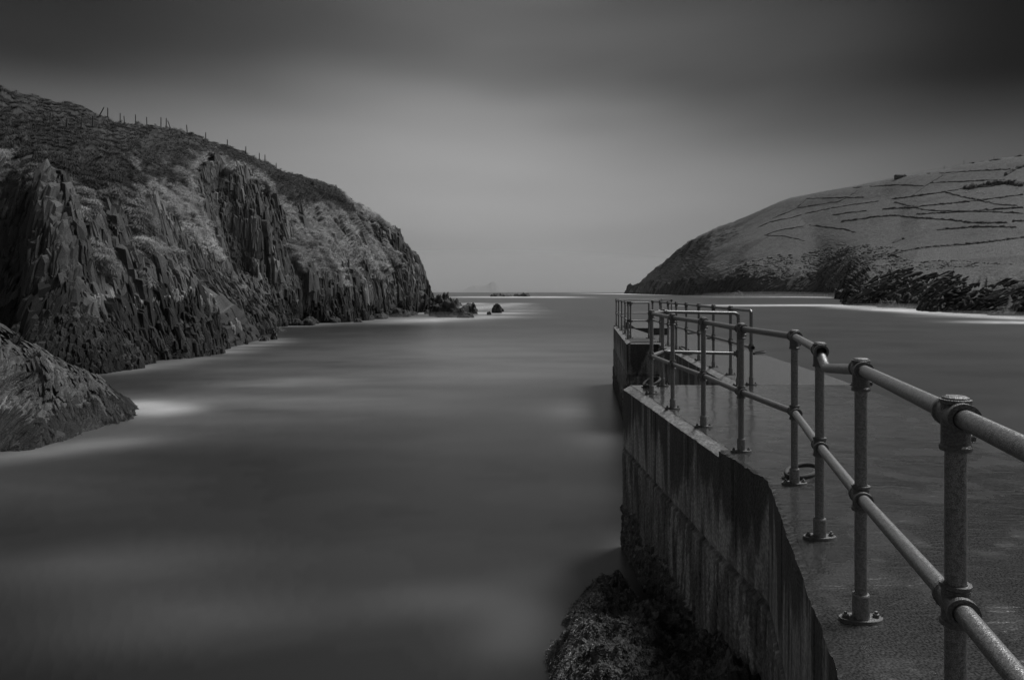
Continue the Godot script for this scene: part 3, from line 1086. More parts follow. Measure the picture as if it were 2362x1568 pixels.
func hill_relief(L: Dictionary, _tufts: Array) -> Maker:
	var pos: PackedVector3Array = L.pos
	var nrm: PackedVector3Array = L.nrm
	var cov: PackedFloat32Array = L.cov
	var out := PackedVector3Array()
	var col := PackedColorArray()
	out.resize(pos.size())
	col.resize(pos.size())
	var cd := cos(0.62)
	var sd := sin(0.62)
	var nv: int = L.nv
	var st := strike(L)
	var run: PackedFloat32Array = st[0]
	var dir: PackedVector3Array = st[1]
	var ref: PackedVector3Array = st[2]
	var beds := []
	var scrub := []
	for i in pos.size():
		var P := pos[i]
		var s := clampf(-P.z / 90.0, 1.2, 7.0)        # the beds look as coarse near as far: bigger cliffs out there
		var lv := 1.6 if -P.z < 260.0 else 4.6
		var p := P / lv
		var nn := nrm[i]
		var warp := n_mid.get_noise_3dv(p * 0.7)
		var ci := i / nv
		var su := (run[ci] + (P - ref[ci]).dot(dir[ci])) / lv
		var u := -su * sd + p.y * cd + bend.get_noise_2d(su * 0.5, p.y * 0.3) * 0.6
		var w := (su * cd + p.y * sd) * 0.22
		var q := Vector3(u, w, 0.0)
		var cm := c_mid.get_noise_3dv(q)
		var cf := c_fine.get_noise_3dv(q)
		var big := n_big.get_noise_3dv(p * 0.6)
		var fine := n_fine.get_noise_3dv(P * 0.35)
		var k := cov[i]
		var kk := k + (0.20 * big + 0.15 * warp + 0.10 * cm) * (1.0 - smoothstep(0.78, 0.9, k))
		var g := smoothstep(0.40, 0.48, kk)
		var open := smoothstep(0.72, 0.88, k)
		var rib := n_fine.get_noise_2d(u * 0.9, w * 0.5)
		var block := steps(bend.get_noise_2d(u * 1.1, w + 40.0), 3.0)
		var plate := steps(n_fine.get_noise_2d(u * 0.36, w * 0.30 + 9.0), 3.0)
		var rock_d := (1.1 * block + 0.45 * plate + 0.25 * rib + 0.6 * big) * lv
		var turf_d := lerpf(0.9 * big + 0.35 * absf(warp) + 0.12 * fine, 0.14 * big + 0.09 * fine + 0.05 * warp, open) * lv
		out[i] = P + nn * lerpf(rock_d, turf_d, g)
		var tone := 0.075 * (1.0 + 0.30 * cf + 0.30 * cm)
		if P.y < 2.2 * (1.0 + 0.6 * rib + 0.5 * warp):
			tone = 0.036 * (1.0 + 0.3 * cf)
		var field := 0.068 * (1.0 + 0.32 * c_big.get_noise_3dv(P * 0.035) + 0.55 * fine + 0.45 * n_mid.get_noise_3dv(P * 0.4) + 0.25 * n_fine.get_noise_3dv(P * 0.12))
		var rough := 0.078 * (1.0 + 0.45 * warp + 0.5 * fine)
		tone = lerpf(tone, lerpf(rough, field, open), g)
		tone = clampf(tone, 0.015, 0.4)
		col[i] = Color(tone, tone, tone)
		if g < 0.3 and out[i].y > -1.0:
			beds.append([out[i], nn, tone, kk])
		elif g > 0.5 and open < 0.6 and P.z > -640.0 and P.z < -250.0 and n_fine.get_noise_3dv(P * 0.07) > 0.10:
			scrub.append(out[i])
	var mk := Maker.new()
	mk.grid(out, L.nu, L.nv, col)
	L.out = out
	L.beds = beds
	L.scrub = scrub
	return mk


func make_island() -> void:
	# a twin-peaked rock far out
	var prof := [[1056, 674], [1070, 668], [1085, 660], [1095, 656], [1106, 660], [1120, 658], [1132, 650], [1142, 652], [1150, 664], [1166, 674]]
	var cols := []
	for k in prof.size():
		var x: float = prof[k][0]
		var y: float = prof[k][1]
		cols.append([[x, 673.9, 9850.0, 0], [x, lerpf(674.0, y, 0.55), 9920.0, 0], [x, y, 10000.0, 0], [x, lerpf(674.0, y, 0.5), 10100.0, 0], [x, 673.9, 10200.0, 0]])
	var L := loft(cols, 90, 40)
	for i in L.pos.size():
		var p: Vector3 = L.pos[i]
		L.pos[i] = p + Vector3(0, (8.0 * n_big.get_noise_3dv(p * 0.07) + 8.0 * c_big.get_noise_3dv(p * 0.08)) * clampf(p.y * 0.016, 0.0, 1.0), 0)
	var mk := Maker.new()
	mk.grid(L.pos, L.nu, L.nv)
	piece("island", mk, M.haze_rock, "faint twin-peaked island on the horizon", "island", "", "structure")


# ---------------------------------------------------------------- pier
func plan(x: float, z: float, y := DECK) -> Vector3:      # distance out in front is positive z
	return Vector3(x, y, -z)


func along(pts: Array, z: float) -> float:                # x of a line given as [x, z] pairs, z falling
	for k in pts.size() - 1:
		if z <= pts[k][1] and z >= pts[k + 1][1]:
			return lerpf(pts[k][0], pts[k + 1][0], (pts[k][1] - z) / maxf(pts[k][1] - pts[k + 1][1], 1e-5))
	return pts[0][0] if z > pts[0][1] else pts[-1][0]


# a poured wall from a to b (far to near as seen from the water), stained and joint-marked
func wall(a: Vector2, b: Vector2, y0: float, y1: float, step: float, parent: Node, sd: float, crumble := 0.0, detail := 1.0) -> void:
	var A := plan(a.x, a.y, 0)
	var B := plan(b.x, b.y, 0)
	var len := A.distance_to(B)
	var nu := maxi(3, int(len / step))
	var nv := maxi(3, int((y1 - y0) / step))
	var d := (B - A).normalized()
	var out := d.cross(Vector3.UP)
	var pos := PackedVector3Array()
	var col := PackedColorArray()
	pos.resize(nu * nv)
	col.resize(nu * nv)
	for i in nu:
		var s := len * i / (nu - 1)
		var q := s + sd
		var top := y1 - crumble * 0.008
		var joint_y := 1.45 + 0.012 * n_fine.get_noise_2d(q * 2.0, 8.0)
		var seam := 1e3
		for g in [0.42, 1.66, 2.9, 4.1, 5.3, 6.6, 7.9]:
			seam = minf(seam, absf(fposmod(q, 8.4) - g))
		var drip := n_fine.get_noise_2d(q * 1.6, 21.0)
		var drip2 := n_fine.get_noise_2d(q * 5.5, 31.0)
		for j in nv:
			var y := lerpf(y0, top, float(j) / (nv - 1))
			var r := 0.0
			var streak := 0.6 * n_fine.get_noise_2d(q * 1.5, y * 0.4 + 40.0) + 0.6 * n_fine.get_noise_2d(q * 5.5, y * 0.7 + 70.0)
			var fine := n_fine.get_noise_2d(q * 12.0, y * 7.0)
			var blot := n_mid.get_noise_2d(q * 2.6, y * 1.2 + 9.0)
			var tone := 0.0
			if y > joint_y:
				var front := 1.90 + 0.75 * n_fine.get_noise_2d(q * 0.55, 61.0) + 0.26 * drip + 0.10 * drip2
				var dark := smoothstep(front - 0.10, front + 0.10, y + 0.22 * streak + 0.05 * fine)
				tone = lerpf(0.42 * (1.0 + 1.5 * streak + 0.35 * blot), 0.095 * (1.0 + 0.6 * streak + 0.3 * blot), dark)
				if drip > 0.27 and absf(drip2) < 0.22:
					tone = 0.40 * (1.0 + 0.5 * streak)
				r += 0.002 * fine + 0.003 * blot
				if seam < 0.014:
					r -= 0.014
					tone *= 0.7
			else:
				tone = 0.22 * (1.0 + 1.5 * streak + 0.4 * fine)
				if streak + 0.5 * blot > 0.34:
					tone = 0.50 * (1.0 + 0.4 * fine)
				r += 0.014 + 0.012 * blot + 0.006 * fine + 0.004 * c_fine.get_noise_2d(q * 9.0, y * 9.0)
			var notch := absf(y - joint_y)
			if notch < 0.022:
				r -= 0.022 + 0.02 * maxf(0.0, n_fine.get_noise_2d(q * 7.0, 5.0))
				tone *= 0.6
			var weed := 0.64 + 0.24 * n_mid.get_noise_2d(q * 1.7, 50.0) + 0.10 * n_fine.get_noise_2d(q * 5.0, 51.0)
			if y < weed:
				tone = 0.10 * (1.0 + 0.7 * fine + 0.5 * blot)
				if c_fine.get_noise_2d(q * 7.0, y * 7.0) > 0.80:
					tone = 0.28
				r += 0.016 + (0.022 * c_fine.get_noise_2d(q * 5.0, y * 5.0) + 0.012 * fine) * detail
			pos[i * nv + j] = A + d * s + Vector3(0, y, 0) + out * r
			tone = clampf(tone, 0.03, 0.6)
			col[i * nv + j] = Color(tone, tone, tone)
	var mk := Maker.new()
	mk.grid(pos, nu, nv, col)
	part("wall_face", mk, M.concrete, parent)


func slab(called: String, left: Array, right: Array, z0: float, z1: float, dz: float, nx: int, m: Material, parent: Node, rough: float, crumble := 0.0) -> void:
	var zs := PackedFloat32Array()
	var z := z0
	while z < z1 - 0.001:
		zs.append(z)
		z += (dz if z > 4.6 or called == "far_slab" else 0.009) if z > 1.4 else 0.25
	zs.append(z1)
	var nz := zs.size()
	var pos := PackedVector3Array()
	var col := PackedColorArray()
	var uvs := PackedVector2Array()
	for i in nx:
		var t := pow(float(i) / (nx - 1), 1.25)
		for j in nz:
			var zz := zs[j]
			var xl := along(left, zz)
			if crumble > 0.0 and zz < 5.9:
				xl -= crumble * (0.008 + 0.010 * n_fine.get_noise_2d(zz * 2.2, 3.0))
			var x := lerpf(xl, along(right, zz), t)
			var patch := 0.5 + 0.5 * n_mid.get_noise_2d(x * 0.9, zz * 1.3)
			var comb := n_mid.get_noise_3d(x * 1.1 + 0.4 * n_mid.get_noise_2d(x * 2.0, zz * 2.0), 0.0, zz * 34.0)
			var near := 0.35 + 0.65 * smoothstep(7.0, 4.0, zz + 0.8 * n_mid.get_noise_2d(x, zz))
			var lines := n_mid.get_noise_2d(x * 0.45 + 0.15 * n_fine.get_noise_2d(x, zz), zz * 9.0) * 4.5
			var groove := (1.0 - smoothstep(0.03, 0.09, absf(lines - roundf(lines)))) * (0.25 + 0.75 * near) * smoothstep(-0.25, 0.15, n_mid.get_noise_2d(x * 1.7 + 20.0, zz * 9.0))
			var y := rough * (-0.0028 * groove + 0.0002 * comb * near * patch + 0.003 * n_fine.get_noise_2d(x * 1.2, zz * 1.2) + 0.0011 * near * n_fine.get_noise_2d(x * 13.0, zz * 15.0))
			if crumble > 0.0 and i < 4 and zz < 5.9 and zz > 1.5:
				y -= (0.012 - 0.003 * i) * (0.6 + n_fine.get_noise_2d(zz * 6.0, x * 4.0))
			pos.append(plan(x, zz, DECK + y))
			var tone := 0.06 * (1.0 + 0.22 * n_mid.get_noise_2d(x * 1.4, zz * 0.8) + 0.25 * n_fine.get_noise_2d(x * 3.0, zz * 12.0))
			if called == "far_slab":
				tone = 0.075 * (1.0 + 0.15 * n_mid.get_noise_2d(x * 1.4, zz * 0.8) + 0.5 * n_fine.get_noise_2d(x * 9.0, zz * 9.0))
			tone = clampf(tone, 0.01, 0.4)
			col.append(Color(tone, tone, tone))
			uvs.append(Vector2(x, zz))
	var mk := Maker.new()
	mk.grid(pos, nx, nz, col, uvs)
	part("deck_slab", mk, m, parent)


func kerb(outer: Array, inner: Array, parent: Node, sd: float) -> void:      # chamfered arris, outer line 6 cm below the deck
	var nu := 160
	var pos := PackedVector3Array()
	var col := PackedColorArray()
	var z0: float = outer[0][1]
	var z1: float = outer[-1][1]
	for i in nu:
		var z := lerpf(z0, z1, float(i) / (nu - 1))
		var xo := along(outer, z)
		var xi := along(inner, z)
		for j in 9:
			var t := j / 8.0
			var chip := 0.010 * n_fine.get_noise_2d(z * 3.0 + sd, t * 2.0) + (0.012 * maxf(0.0, c_fine.get_noise_2d(z * 2.0 + sd, 4.0) - 0.4) if j in [0, 8] else 0.0)
			var y := DECK - 0.062 + 0.060 * t - absf(chip) * 0.5
			if j == 8:
				y = DECK + 0.003 - absf(chip)
			pos.append(plan(lerpf(xo - 0.004, xi + 0.004, t) + chip * 0.4, z, y))
			var tone := 0.30 * (1.0 + 0.45 * n_fine.get_noise_2d(z * 2.5 + sd, t) + 0.35 * n_fine.get_noise_2d(z * 14.0, t * 5.0))
			tone = clampf(tone, 0.05, 0.5)
			col.append(Color(tone, tone, tone))
	var mk := Maker.new()
	mk.grid(pos, nu, 9, col)
	part("kerb", mk, M.concrete, parent)


func make_pier() -> void:
	var p := thing("pier", "wet stepped concrete pier with streaked walls running out on the right", "pier", Vector3.ZERO)
	var right := [[6.2, 27.9], [5.5, 14.8], [5.2, 11.3], [4.8, 8.1], [4.15, 5.5], [4.1, -3.0]]
	var in_near := [[1.745, 10.05], [1.90, 5.94], [1.802, 5.92], [1.875, 4.98], [1.166, 2.41], [0.79, 1.05], [-1.5, 0.9], [-1.5, -3.0]]
	slab("near_slab", in_near, right, -3.0, 10.05, 0.018, 120, M.deck, p, 1.0, 1.0)
	slab("far_slab", [[4.13, 18.78], [3.42, 10.065]], right, 10.065, 18.78, 0.05, 60, M.far_deck, p, 0.8)
	slab("far_slab", [[4.28, 27.9], [3.27, 18.78]], right, 18.78, 27.9, 0.08, 50, M.far_deck, p, 0.8)
	# walls, far corner first
	wall(Vector2(4.15, 27.9), Vector2(3.15, 18.75), -0.8, DECK - 0.06, 0.035, p, 0.0, 0.0)
	wall(Vector2(3.15, 18.75), Vector2(4.02, 18.75), -0.8, DECK - 0.06, 0.035, p, 13.0)
	wall(Vector2(4.02, 18.75), Vector2(3.32, 10.06), -0.8, DECK - 0.06, 0.03, p, 19.0)
	wall(Vector2(3.32, 10.06), Vector2(1.64, 10.05), -0.8, DECK - 0.002, 0.05, p, 31.0)
	wall(Vector2(1.64, 10.05), Vector2(1.80, 5.94), -0.8, DECK - 0.06, 0.016, p, 37.0)
	wall(Vector2(1.80, 5.94), Vector2(1.875, 4.98), -0.8, DECK - 0.004, 0.016, p, 41.2, 1.0)
	wall(Vector2(1.875, 4.98), Vector2(1.166, 2.41), -0.8, DECK - 0.004, 0.016, p, 50.0, 1.0)
	wall(Vector2(1.166, 2.41), Vector2(0.79, 1.05), -0.8, DECK - 0.004, 0.03, p, 52.6, 1.0)
	wall(Vector2(0.79, 1.05), Vector2(-1.51, 0.9), -0.8, DECK - 0.004, 0.05, p, 58.0)
	wall(Vector2(-1.51, 0.9), Vector2(-1.51, -3.0), -0.8, DECK - 0.004, 0.1, p, 63.0)
	var rw := [[4.1, -3.0], [4.15, 5.5], [4.8, 8.1], [5.2, 11.3], [5.5, 14.8], [6.2, 27.9], [4.15, 27.9]]
	for k in rw.size() - 1:
		wall(Vector2(rw[k][0], rw[k][1]), Vector2(rw[k + 1][0], rw[k + 1][1]), -0.8, DECK - 0.004, 0.1, p, 70.0 + 9.0 * k)
	kerb([[1.64, 10.05], [1.80, 5.94]], [[1.745, 10.05], [1.90, 5.94]], p, 0.0)
	kerb([[4.02, 18.75], [3.32, 10.06]], [[4.13, 18.75], [3.42, 10.06]], p, 30.0)
	kerb([[4.15, 27.9], [3.15, 18.75]], [[4.28, 27.9], [3.27, 18.75]], p, 60.0)
	# front arris of the outer block
	var a := Maker.new()
	a.flat(Transform3D(), [plan(3.15, 18.746, DECK - 0.06), plan(3.27, 18.79, DECK + 0.002), plan(4.14, 18.79, DECK + 0.002), plan(4.02, 18.746, DECK - 0.06)], Vector3(0, 0.8, 0.6))
	part("kerb", a, M.plain_concrete, p)
	# bird-stained patch of lime on that arris
	# raised end of the pier
	var r := Maker.new()
	var foot := [[3.95, 21.8], [5.02, 21.8], [5.66, 27.75], [4.55, 27.75]]
	var lid := []
	for q in foot:
		lid.append(plan(q[0], q[1], DECK + 0.22))
	r.flat(Transform3D(), lid, Vector3.UP)
	for k in 4:
		var q0: Array = foot[k]
		var q1: Array = foot[(k + 1) % 4]
		var mid := Vector3((q0[0] + q1[0]) * 0.5 - 4.8, 0, 24.8 - (q0[1] + q1[1]) * 0.5).normalized()
		r.flat(Transform3D(), [plan(q0[0], q0[1], DECK - 0.05), plan(q1[0], q1[1], DECK - 0.05), plan(q1[0], q1[1], DECK + 0.22), plan(q0[0], q0[1], DECK + 0.22)], mid)
	var raised := part("raised_end", r, M.plain_concrete, p)
	raised.set_meta("label", "raised block at the seaward end of the pier")
	var w := Maker.new()
	var y0 := DECK + 0.003
	w.flat(Transform3D(), [plan(4.15, 20.6, y0), plan(3.72, 21.79, DECK + 0.2), plan(3.89, 21.79, DECK + 0.2), plan(4.5, 21.79, y0)], Vector3(0, 1, 0.2))
	w.flat(Transform3D(), [plan(3.60, 20.6, y0), plan(3.72, 21.79, DECK + 0.2), plan(4.15, 20.6, y0)], Vector3(0, 1, 0.3))
	part("ramp", w, M.plain_concrete, p)


# ---------------------------------------------------------------- railings
func rounded(pts: Array, r: float, seg := 6) -> PackedVector3Array:
	var out := PackedVector3Array()
	for k in pts.size():
		var p: Vector3 = pts[k]
		if k == 0 or k == pts.size() - 1:
			out.append(p)
			continue
		var a: Vector3 = pts[k - 1]
		var b: Vector3 = pts[k + 1]
		var l := minf(r, minf(p.distance_to(a), p.distance_to(b)) * 0.45)
		var p0 := p + (a - p).normalized() * l
		var p1 := p + (b - p).normalized() * l
		for i in seg + 1:
			var t := float(i) / seg
			out.append(p0.lerp(p, t).lerp(p.lerp(p1, t), t))
	return out


func shared_fittings() -> void:
	var s := Maker.new()
	s.lathe(Transform3D(), PackedVector2Array([Vector2(0.034, 0.008), Vector2(0.034, 0.108), Vector2(0.031, 0.114), Vector2(0.025, 0.114)]), 20)
	M.socket = s.mesh()
	var f := Maker.new()                      # oval flange
	var ring := []
	for i in 28:
		var t := TAU * i / 28.0
		ring.append(Vector3(0.092 * signf(cos(t)) * pow(absf(cos(t)), 0.85), 0, 0.046 * sin(t)))
	var top := []
	for q in ring:
		top.append(q * 0.97 + Vector3(0, 0.014, 0))
	f.flat(Transform3D(), top, Vector3.UP)
	for i in 28:
		var q: Vector3 = ring[i]
		var q2: Vector3 = ring[(i + 1) % 28]
		f.flat(Transform3D(), [q - Vector3(0, 0.006, 0), q2 - Vector3(0, 0.006, 0), top[(i + 1) % 28], top[i]], ((q + q2) * 0.5).normalized())
	M.flange = f.mesh()
	var b := Maker.new()
	b.lathe(Transform3D(), PackedVector2Array([Vector2(0.016, 0.012), Vector2(0.016, 0.016), Vector2(0.013, 0.016), Vector2(0.013, 0.028), Vector2(0.007, 0.029), Vector2(0.007, 0.038), Vector2(0.0, 0.040)]), 6)
	M.bolt = b.mesh()
	var t := Maker.new()                      # tee over the post head, rail along x
	t.lathe(Transform3D(), PackedVector2Array([Vector2(0.026, -0.088), Vector2(0.036, -0.088), Vector2(0.037, -0.078), Vector2(0.033, -0.072), Vector2(0.033, 0.028), Vector2(0.036, 0.030), Vector2(0.036, 0.040), Vector2(0.031, 0.041), Vector2(0.030, 0.045), Vector2(0.022, 0.049), Vector2(0.0, 0.051)]), 22)
	var sideways := Transform3D(Basis(Vector3.BACK, PI / 2), Vector3.ZERO)
	t.lathe(sideways, PackedVector2Array([Vector2(0.026, -0.066), Vector2(0.038, -0.066), Vector2(0.0385, -0.052), Vector2(0.034, -0.046), Vector2(0.034, 0.046), Vector2(0.0385, 0.052), Vector2(0.038, 0.066), Vector2(0.026, 0.066)]), 22)
	M.tee = t.mesh()
	var m := Maker.new()                      # cross on the post for the middle rail
	m.lathe(Transform3D(), PackedVector2Array([Vector2(0.026, -0.052), Vector2(0.036, -0.052), Vector2(0.036, -0.042), Vector2(0.032, -0.038), Vector2(0.032, 0.038), Vector2(0.036, 0.042), Vector2(0.036, 0.052), Vector2(0.026, 0.052)]), 22)
	m.lathe(sideways, PackedVector2Array([Vector2(0.026, -0.062), Vector2(0.037, -0.062), Vector2(0.0375, -0.048), Vector2(0.033, -0.042), Vector2(0.033, 0.042), Vector2(0.0375, 0.048), Vector2(0.037, 0.062), Vector2(0.026, 0.062)]), 22)
	M.cross = m.mesh()
	var g := Maker.new()
	g.lathe(Transform3D(Basis(Vector3.RIGHT, PI / 2), Vector3.ZERO), PackedVector2Array([Vector2(0.012, 0.0), Vector2(0.012, 0.010), Vector2(0.009, 0.013), Vector2(0.005, 0.013), Vector2(0.004, 0.009), Vector2(0.0, 0.009)]), 14)
	M.screw = g.mesh()


func post_at(rail: Node3D, x: float, z: float, y: float, top: float, mid: float, dir: Vector3, head := true, foot := true, detail := true) -> void:
	var mk := Maker.new()
	mk.lathe(Transform3D(), PackedVector2Array([Vector2(0.0245, 0.0), Vector2(0.0245, top + (0.0 if head else -0.02)), Vector2(0.0, top + (0.0 if head else -0.02))]), 22)
	var post := part("post", mk, M.post, rail)
	post.position = plan(x, z, y)
	if foot:
		part("base_socket", M.socket, M.post, post)
		part("base_plate", M.flange, M.cast, post)
		for s in [-1.0, 1.0]:
			var b := part("bolt", M.bolt, M.cast, post)
			b.position = Vector3(0.064 * s, 0, 0)
			b.rotation.y = x * 7.0 + s
	var d := Vector3(dir.x, 0, dir.z).normalized()
	var side := d.cross(Vector3.UP)
	var bs := Basis(d, Vector3.UP, side)
	if head:
		var t := part("tee_fitting", M.tee, M.cast, rail)
		t.transform = Transform3D(bs, plan(x, z, y + top))
		if detail:
			for s in [[0.0, -0.055], [0.045, 0.0]]:
				var g := part("grub_screw", M.screw, M.cast, t)
				g.position = Vector3(s[0], s[1], 0.030)
	if mid > 0.0:
		var c := part("cross_fitting", M.cross, M.cast, rail)
		c.transform = Transform3D(bs, plan(x, z, y + mid))
		if detail:
			var g := part("grub_screw", M.screw, M.cast, c)
			g.position = Vector3(0.040, 0.0, 0.029)


func rail_run(rail: Node3D, pts: Array, r := 0.0243, bend := 0.08) -> void:
	var mk := Maker.new()
	mk.tube(rounded(pts, bend), r, 22)
	part("rail", mk, M.rail, rail)


func make_railings() -> void:
	shared_fittings()
	# --- near railing: along the left edge, then across the end of the near deck
	var a := thing("pipe_railing", "galvanised pipe railing along the near edge of the pier with a kinked top rail", "railing", Vector3.ZERO, "pipe railings on the pier")
	var P := [[0.80, 0.58, 1.06, 0.60], [1.118, 1.72, 1.06, 0.585], [1.457, 2.85, 1.046, 0.512], [1.713, 3.80, 1.043, 0.510], [2.016, 4.87, 1.052, 0.512], [1.968, 5.86, 1.055, 0.512], [1.944, 6.93, 1.066, 0.52], [1.888, 8.02, 1.07, 0.52], [1.88, 9.20, 1.08, 0.51], [2.20, 9.97, 1.08, 0.50], [3.31, 9.98, 1.06, 0.47]]
	var tops := []
	var mids := []
	for q in P:
		tops.append(plan(q[0], q[1], DECK + q[2]))
		mids.append(plan(q[0], q[1], DECK + q[3]))
	for k in P.size():
		var dir: Vector3 = tops[mini(k + 1, P.size() - 1)] - tops[maxi(k - 1, 0)]
		if k == 8:
			dir = tops[8] - tops[7]
		if k == 9:
			dir = tops[10] - tops[9]
		post_at(a, P[k][0], P[k][1], DECK, P[k][2], P[k][3], dir, k < 10)
	for k in P.size() - 1:
		var t0: Vector3 = tops[k]
		var t1: Vector3 = tops[k + 1]
		if k == 2:
			rail_run(a, [t0, plan(1.664, 3.62, DECK + 0.966), t1], 0.0243, 0.05)
		elif k == 9:
			rail_run(a, [t0, t1 + Vector3(0, 0, 0), t1 - Vector3(0, 0.16, 0)], 0.0243, 0.09)
		else:
			rail_run(a, [t0, t1])
		rail_run(a, [mids[k], mids[k + 1]])
	# --- railing along the recess of the far deck
	var b := thing("pipe_railing", "galvanised pipe railing along the recessed edge of the far deck", "railing", Vector3.ZERO, "pipe railings on the pier")
	P = [[3.54, 10.1], [3.62, 11.3], [3.66, 12.4], [3.75, 13.7], [3.83, 15.0], [3.90, 16.2], [3.98, 17.4], [4.04, 18.6], [4.08, 19.8]]
	var H := 1.095
	var Hm := 0.55
	for k in P.size():
		post_at(b, P[k][0], P[k][1], DECK, H, Hm, Vector3(0.07, 0, -1), k > 0, true, false)
	rail_run(b, [plan(3.54, 10.1, DECK + H - 0.16), plan(3.54, 10.1, DECK + H), plan(3.62, 11.3, DECK + H)], 0.0243, 0.09)
	for k in P.size() - 1:
		if k > 0:
			rail_run(b, [plan(P[k][0], P[k][1], DECK + H), plan(P[k + 1][0], P[k + 1][1], DECK + H)])
		rail_run(b, [plan(P[k][0], P[k][1], DECK + Hm), plan(P[k + 1][0], P[k + 1][1], DECK + Hm)])
	# --- railing round the outer block
	var c := thing("pipe_railing", "farthest pipe railing, round the outer block at the end of the pier", "railing", Vector3.ZERO, "pipe railings on the pier")
	P = [[4.03, 20.1, 0.0], [3.49, 20.1, 0.0], [3.40, 20.0, 0.0], [3.71, 22.4, 0.0], [3.92, 24.4, 0.0], [4.06, 26.0, 0.0], [4.20, 27.5, 0.0], [6.02, 27.5, 0.0], [5.98, 25.6, 0.0]]
	for k in P.size():
		var q: Array = P[k]
		var dir := Vector3.RIGHT if k in [0, 1, 7] else Vector3(0.12, 0, -1)
		post_at(c, q[0], q[1], DECK + q[2], 1.05 - q[2], 0.52 - q[2] * 0.5, dir, k != 0, true, false)
	for pair in [[0, 1], [2, 3], [3, 4], [4, 5], [5, 6], [6, 7], [7, 8]]:
		var u: Array = P[pair[0]]
		var v: Array = P[pair[1]]
		rail_run(c, [plan(u[0], u[1], DECK + 1.05), plan(v[0], v[1], DECK + 1.05)])
		rail_run(c, [plan(u[0], u[1], DECK + 0.52 + 0.11 * u[2]), plan(v[0], v[1], DECK + 0.52 + 0.11 * v[2])])


func make_rings() -> void:
	var spots := [
		[2.04, 4.98, 0.4, 0.12, 0.24, "large iron mooring ring lying beside the fourth railing post on the wet deck"],
		[1.92, 9.78, 0.5, 0.13, 0.42, "iron mooring ring leaning up at the end corner of the near deck"],
		[5.02, 10.0, 0.2, 0.11, 0.12, "iron mooring ring on the right deck edge beside the slab joint"],
		[3.90, 14.9, 2.4, 0.15, 0.5, "tilted iron mooring ring on the recessed kerb of the far deck"],
		[5.28, 15.0, 0.1, 0.15, 0.1, "flat iron mooring ring on the right edge of the far deck"],
		[5.72, 19.9, 0.1, 0.15, 0.12, "small iron mooring ring right of the recess railing, second farthest"],
		[5.72, 22.2, 0.1, 0.14, 0.1, "small iron mooring ring farthest out on the right deck edge"],
	]
	for s in spots:
		var o := thing("mooring_ring", s[5], "mooring ring", plan(s[0], s[1], DECK), "mooring rings on the pier")
		o.rotation.y = s[2]
		var st := Maker.new()
		var hoop := PackedVector3Array()
		for i in 13:
			var t := PI * i / 12.0
			hoop.append(Vector3(0, 0.052 * sin(t) - 0.004, 0.045 * cos(t)))
		st.tube(hoop, 0.014, 12)
		st.box(Transform3D(Basis(), Vector3(0, 0.005, 0)), Vector3(0.07, 0.012, 0.13), 0.003)
		part("staple", st, M.iron, o)
		var rg := Maker.new()
		var loop := PackedVector3Array()
		var tilt: float = s[4]
		for i in 37:
			var t := TAU * i / 36.0
			var q := Vector3(s[3] * (1.0 - cos(t)), 0, s[3] * 0.85 * sin(t))
			loop.append(Vector3(q.x * cos(tilt) - 0.012, 0.026 + q.x * sin(tilt), q.z))
		rg.tube(loop, 0.019, 12, false)
		part("ring", rg, M.iron, o)


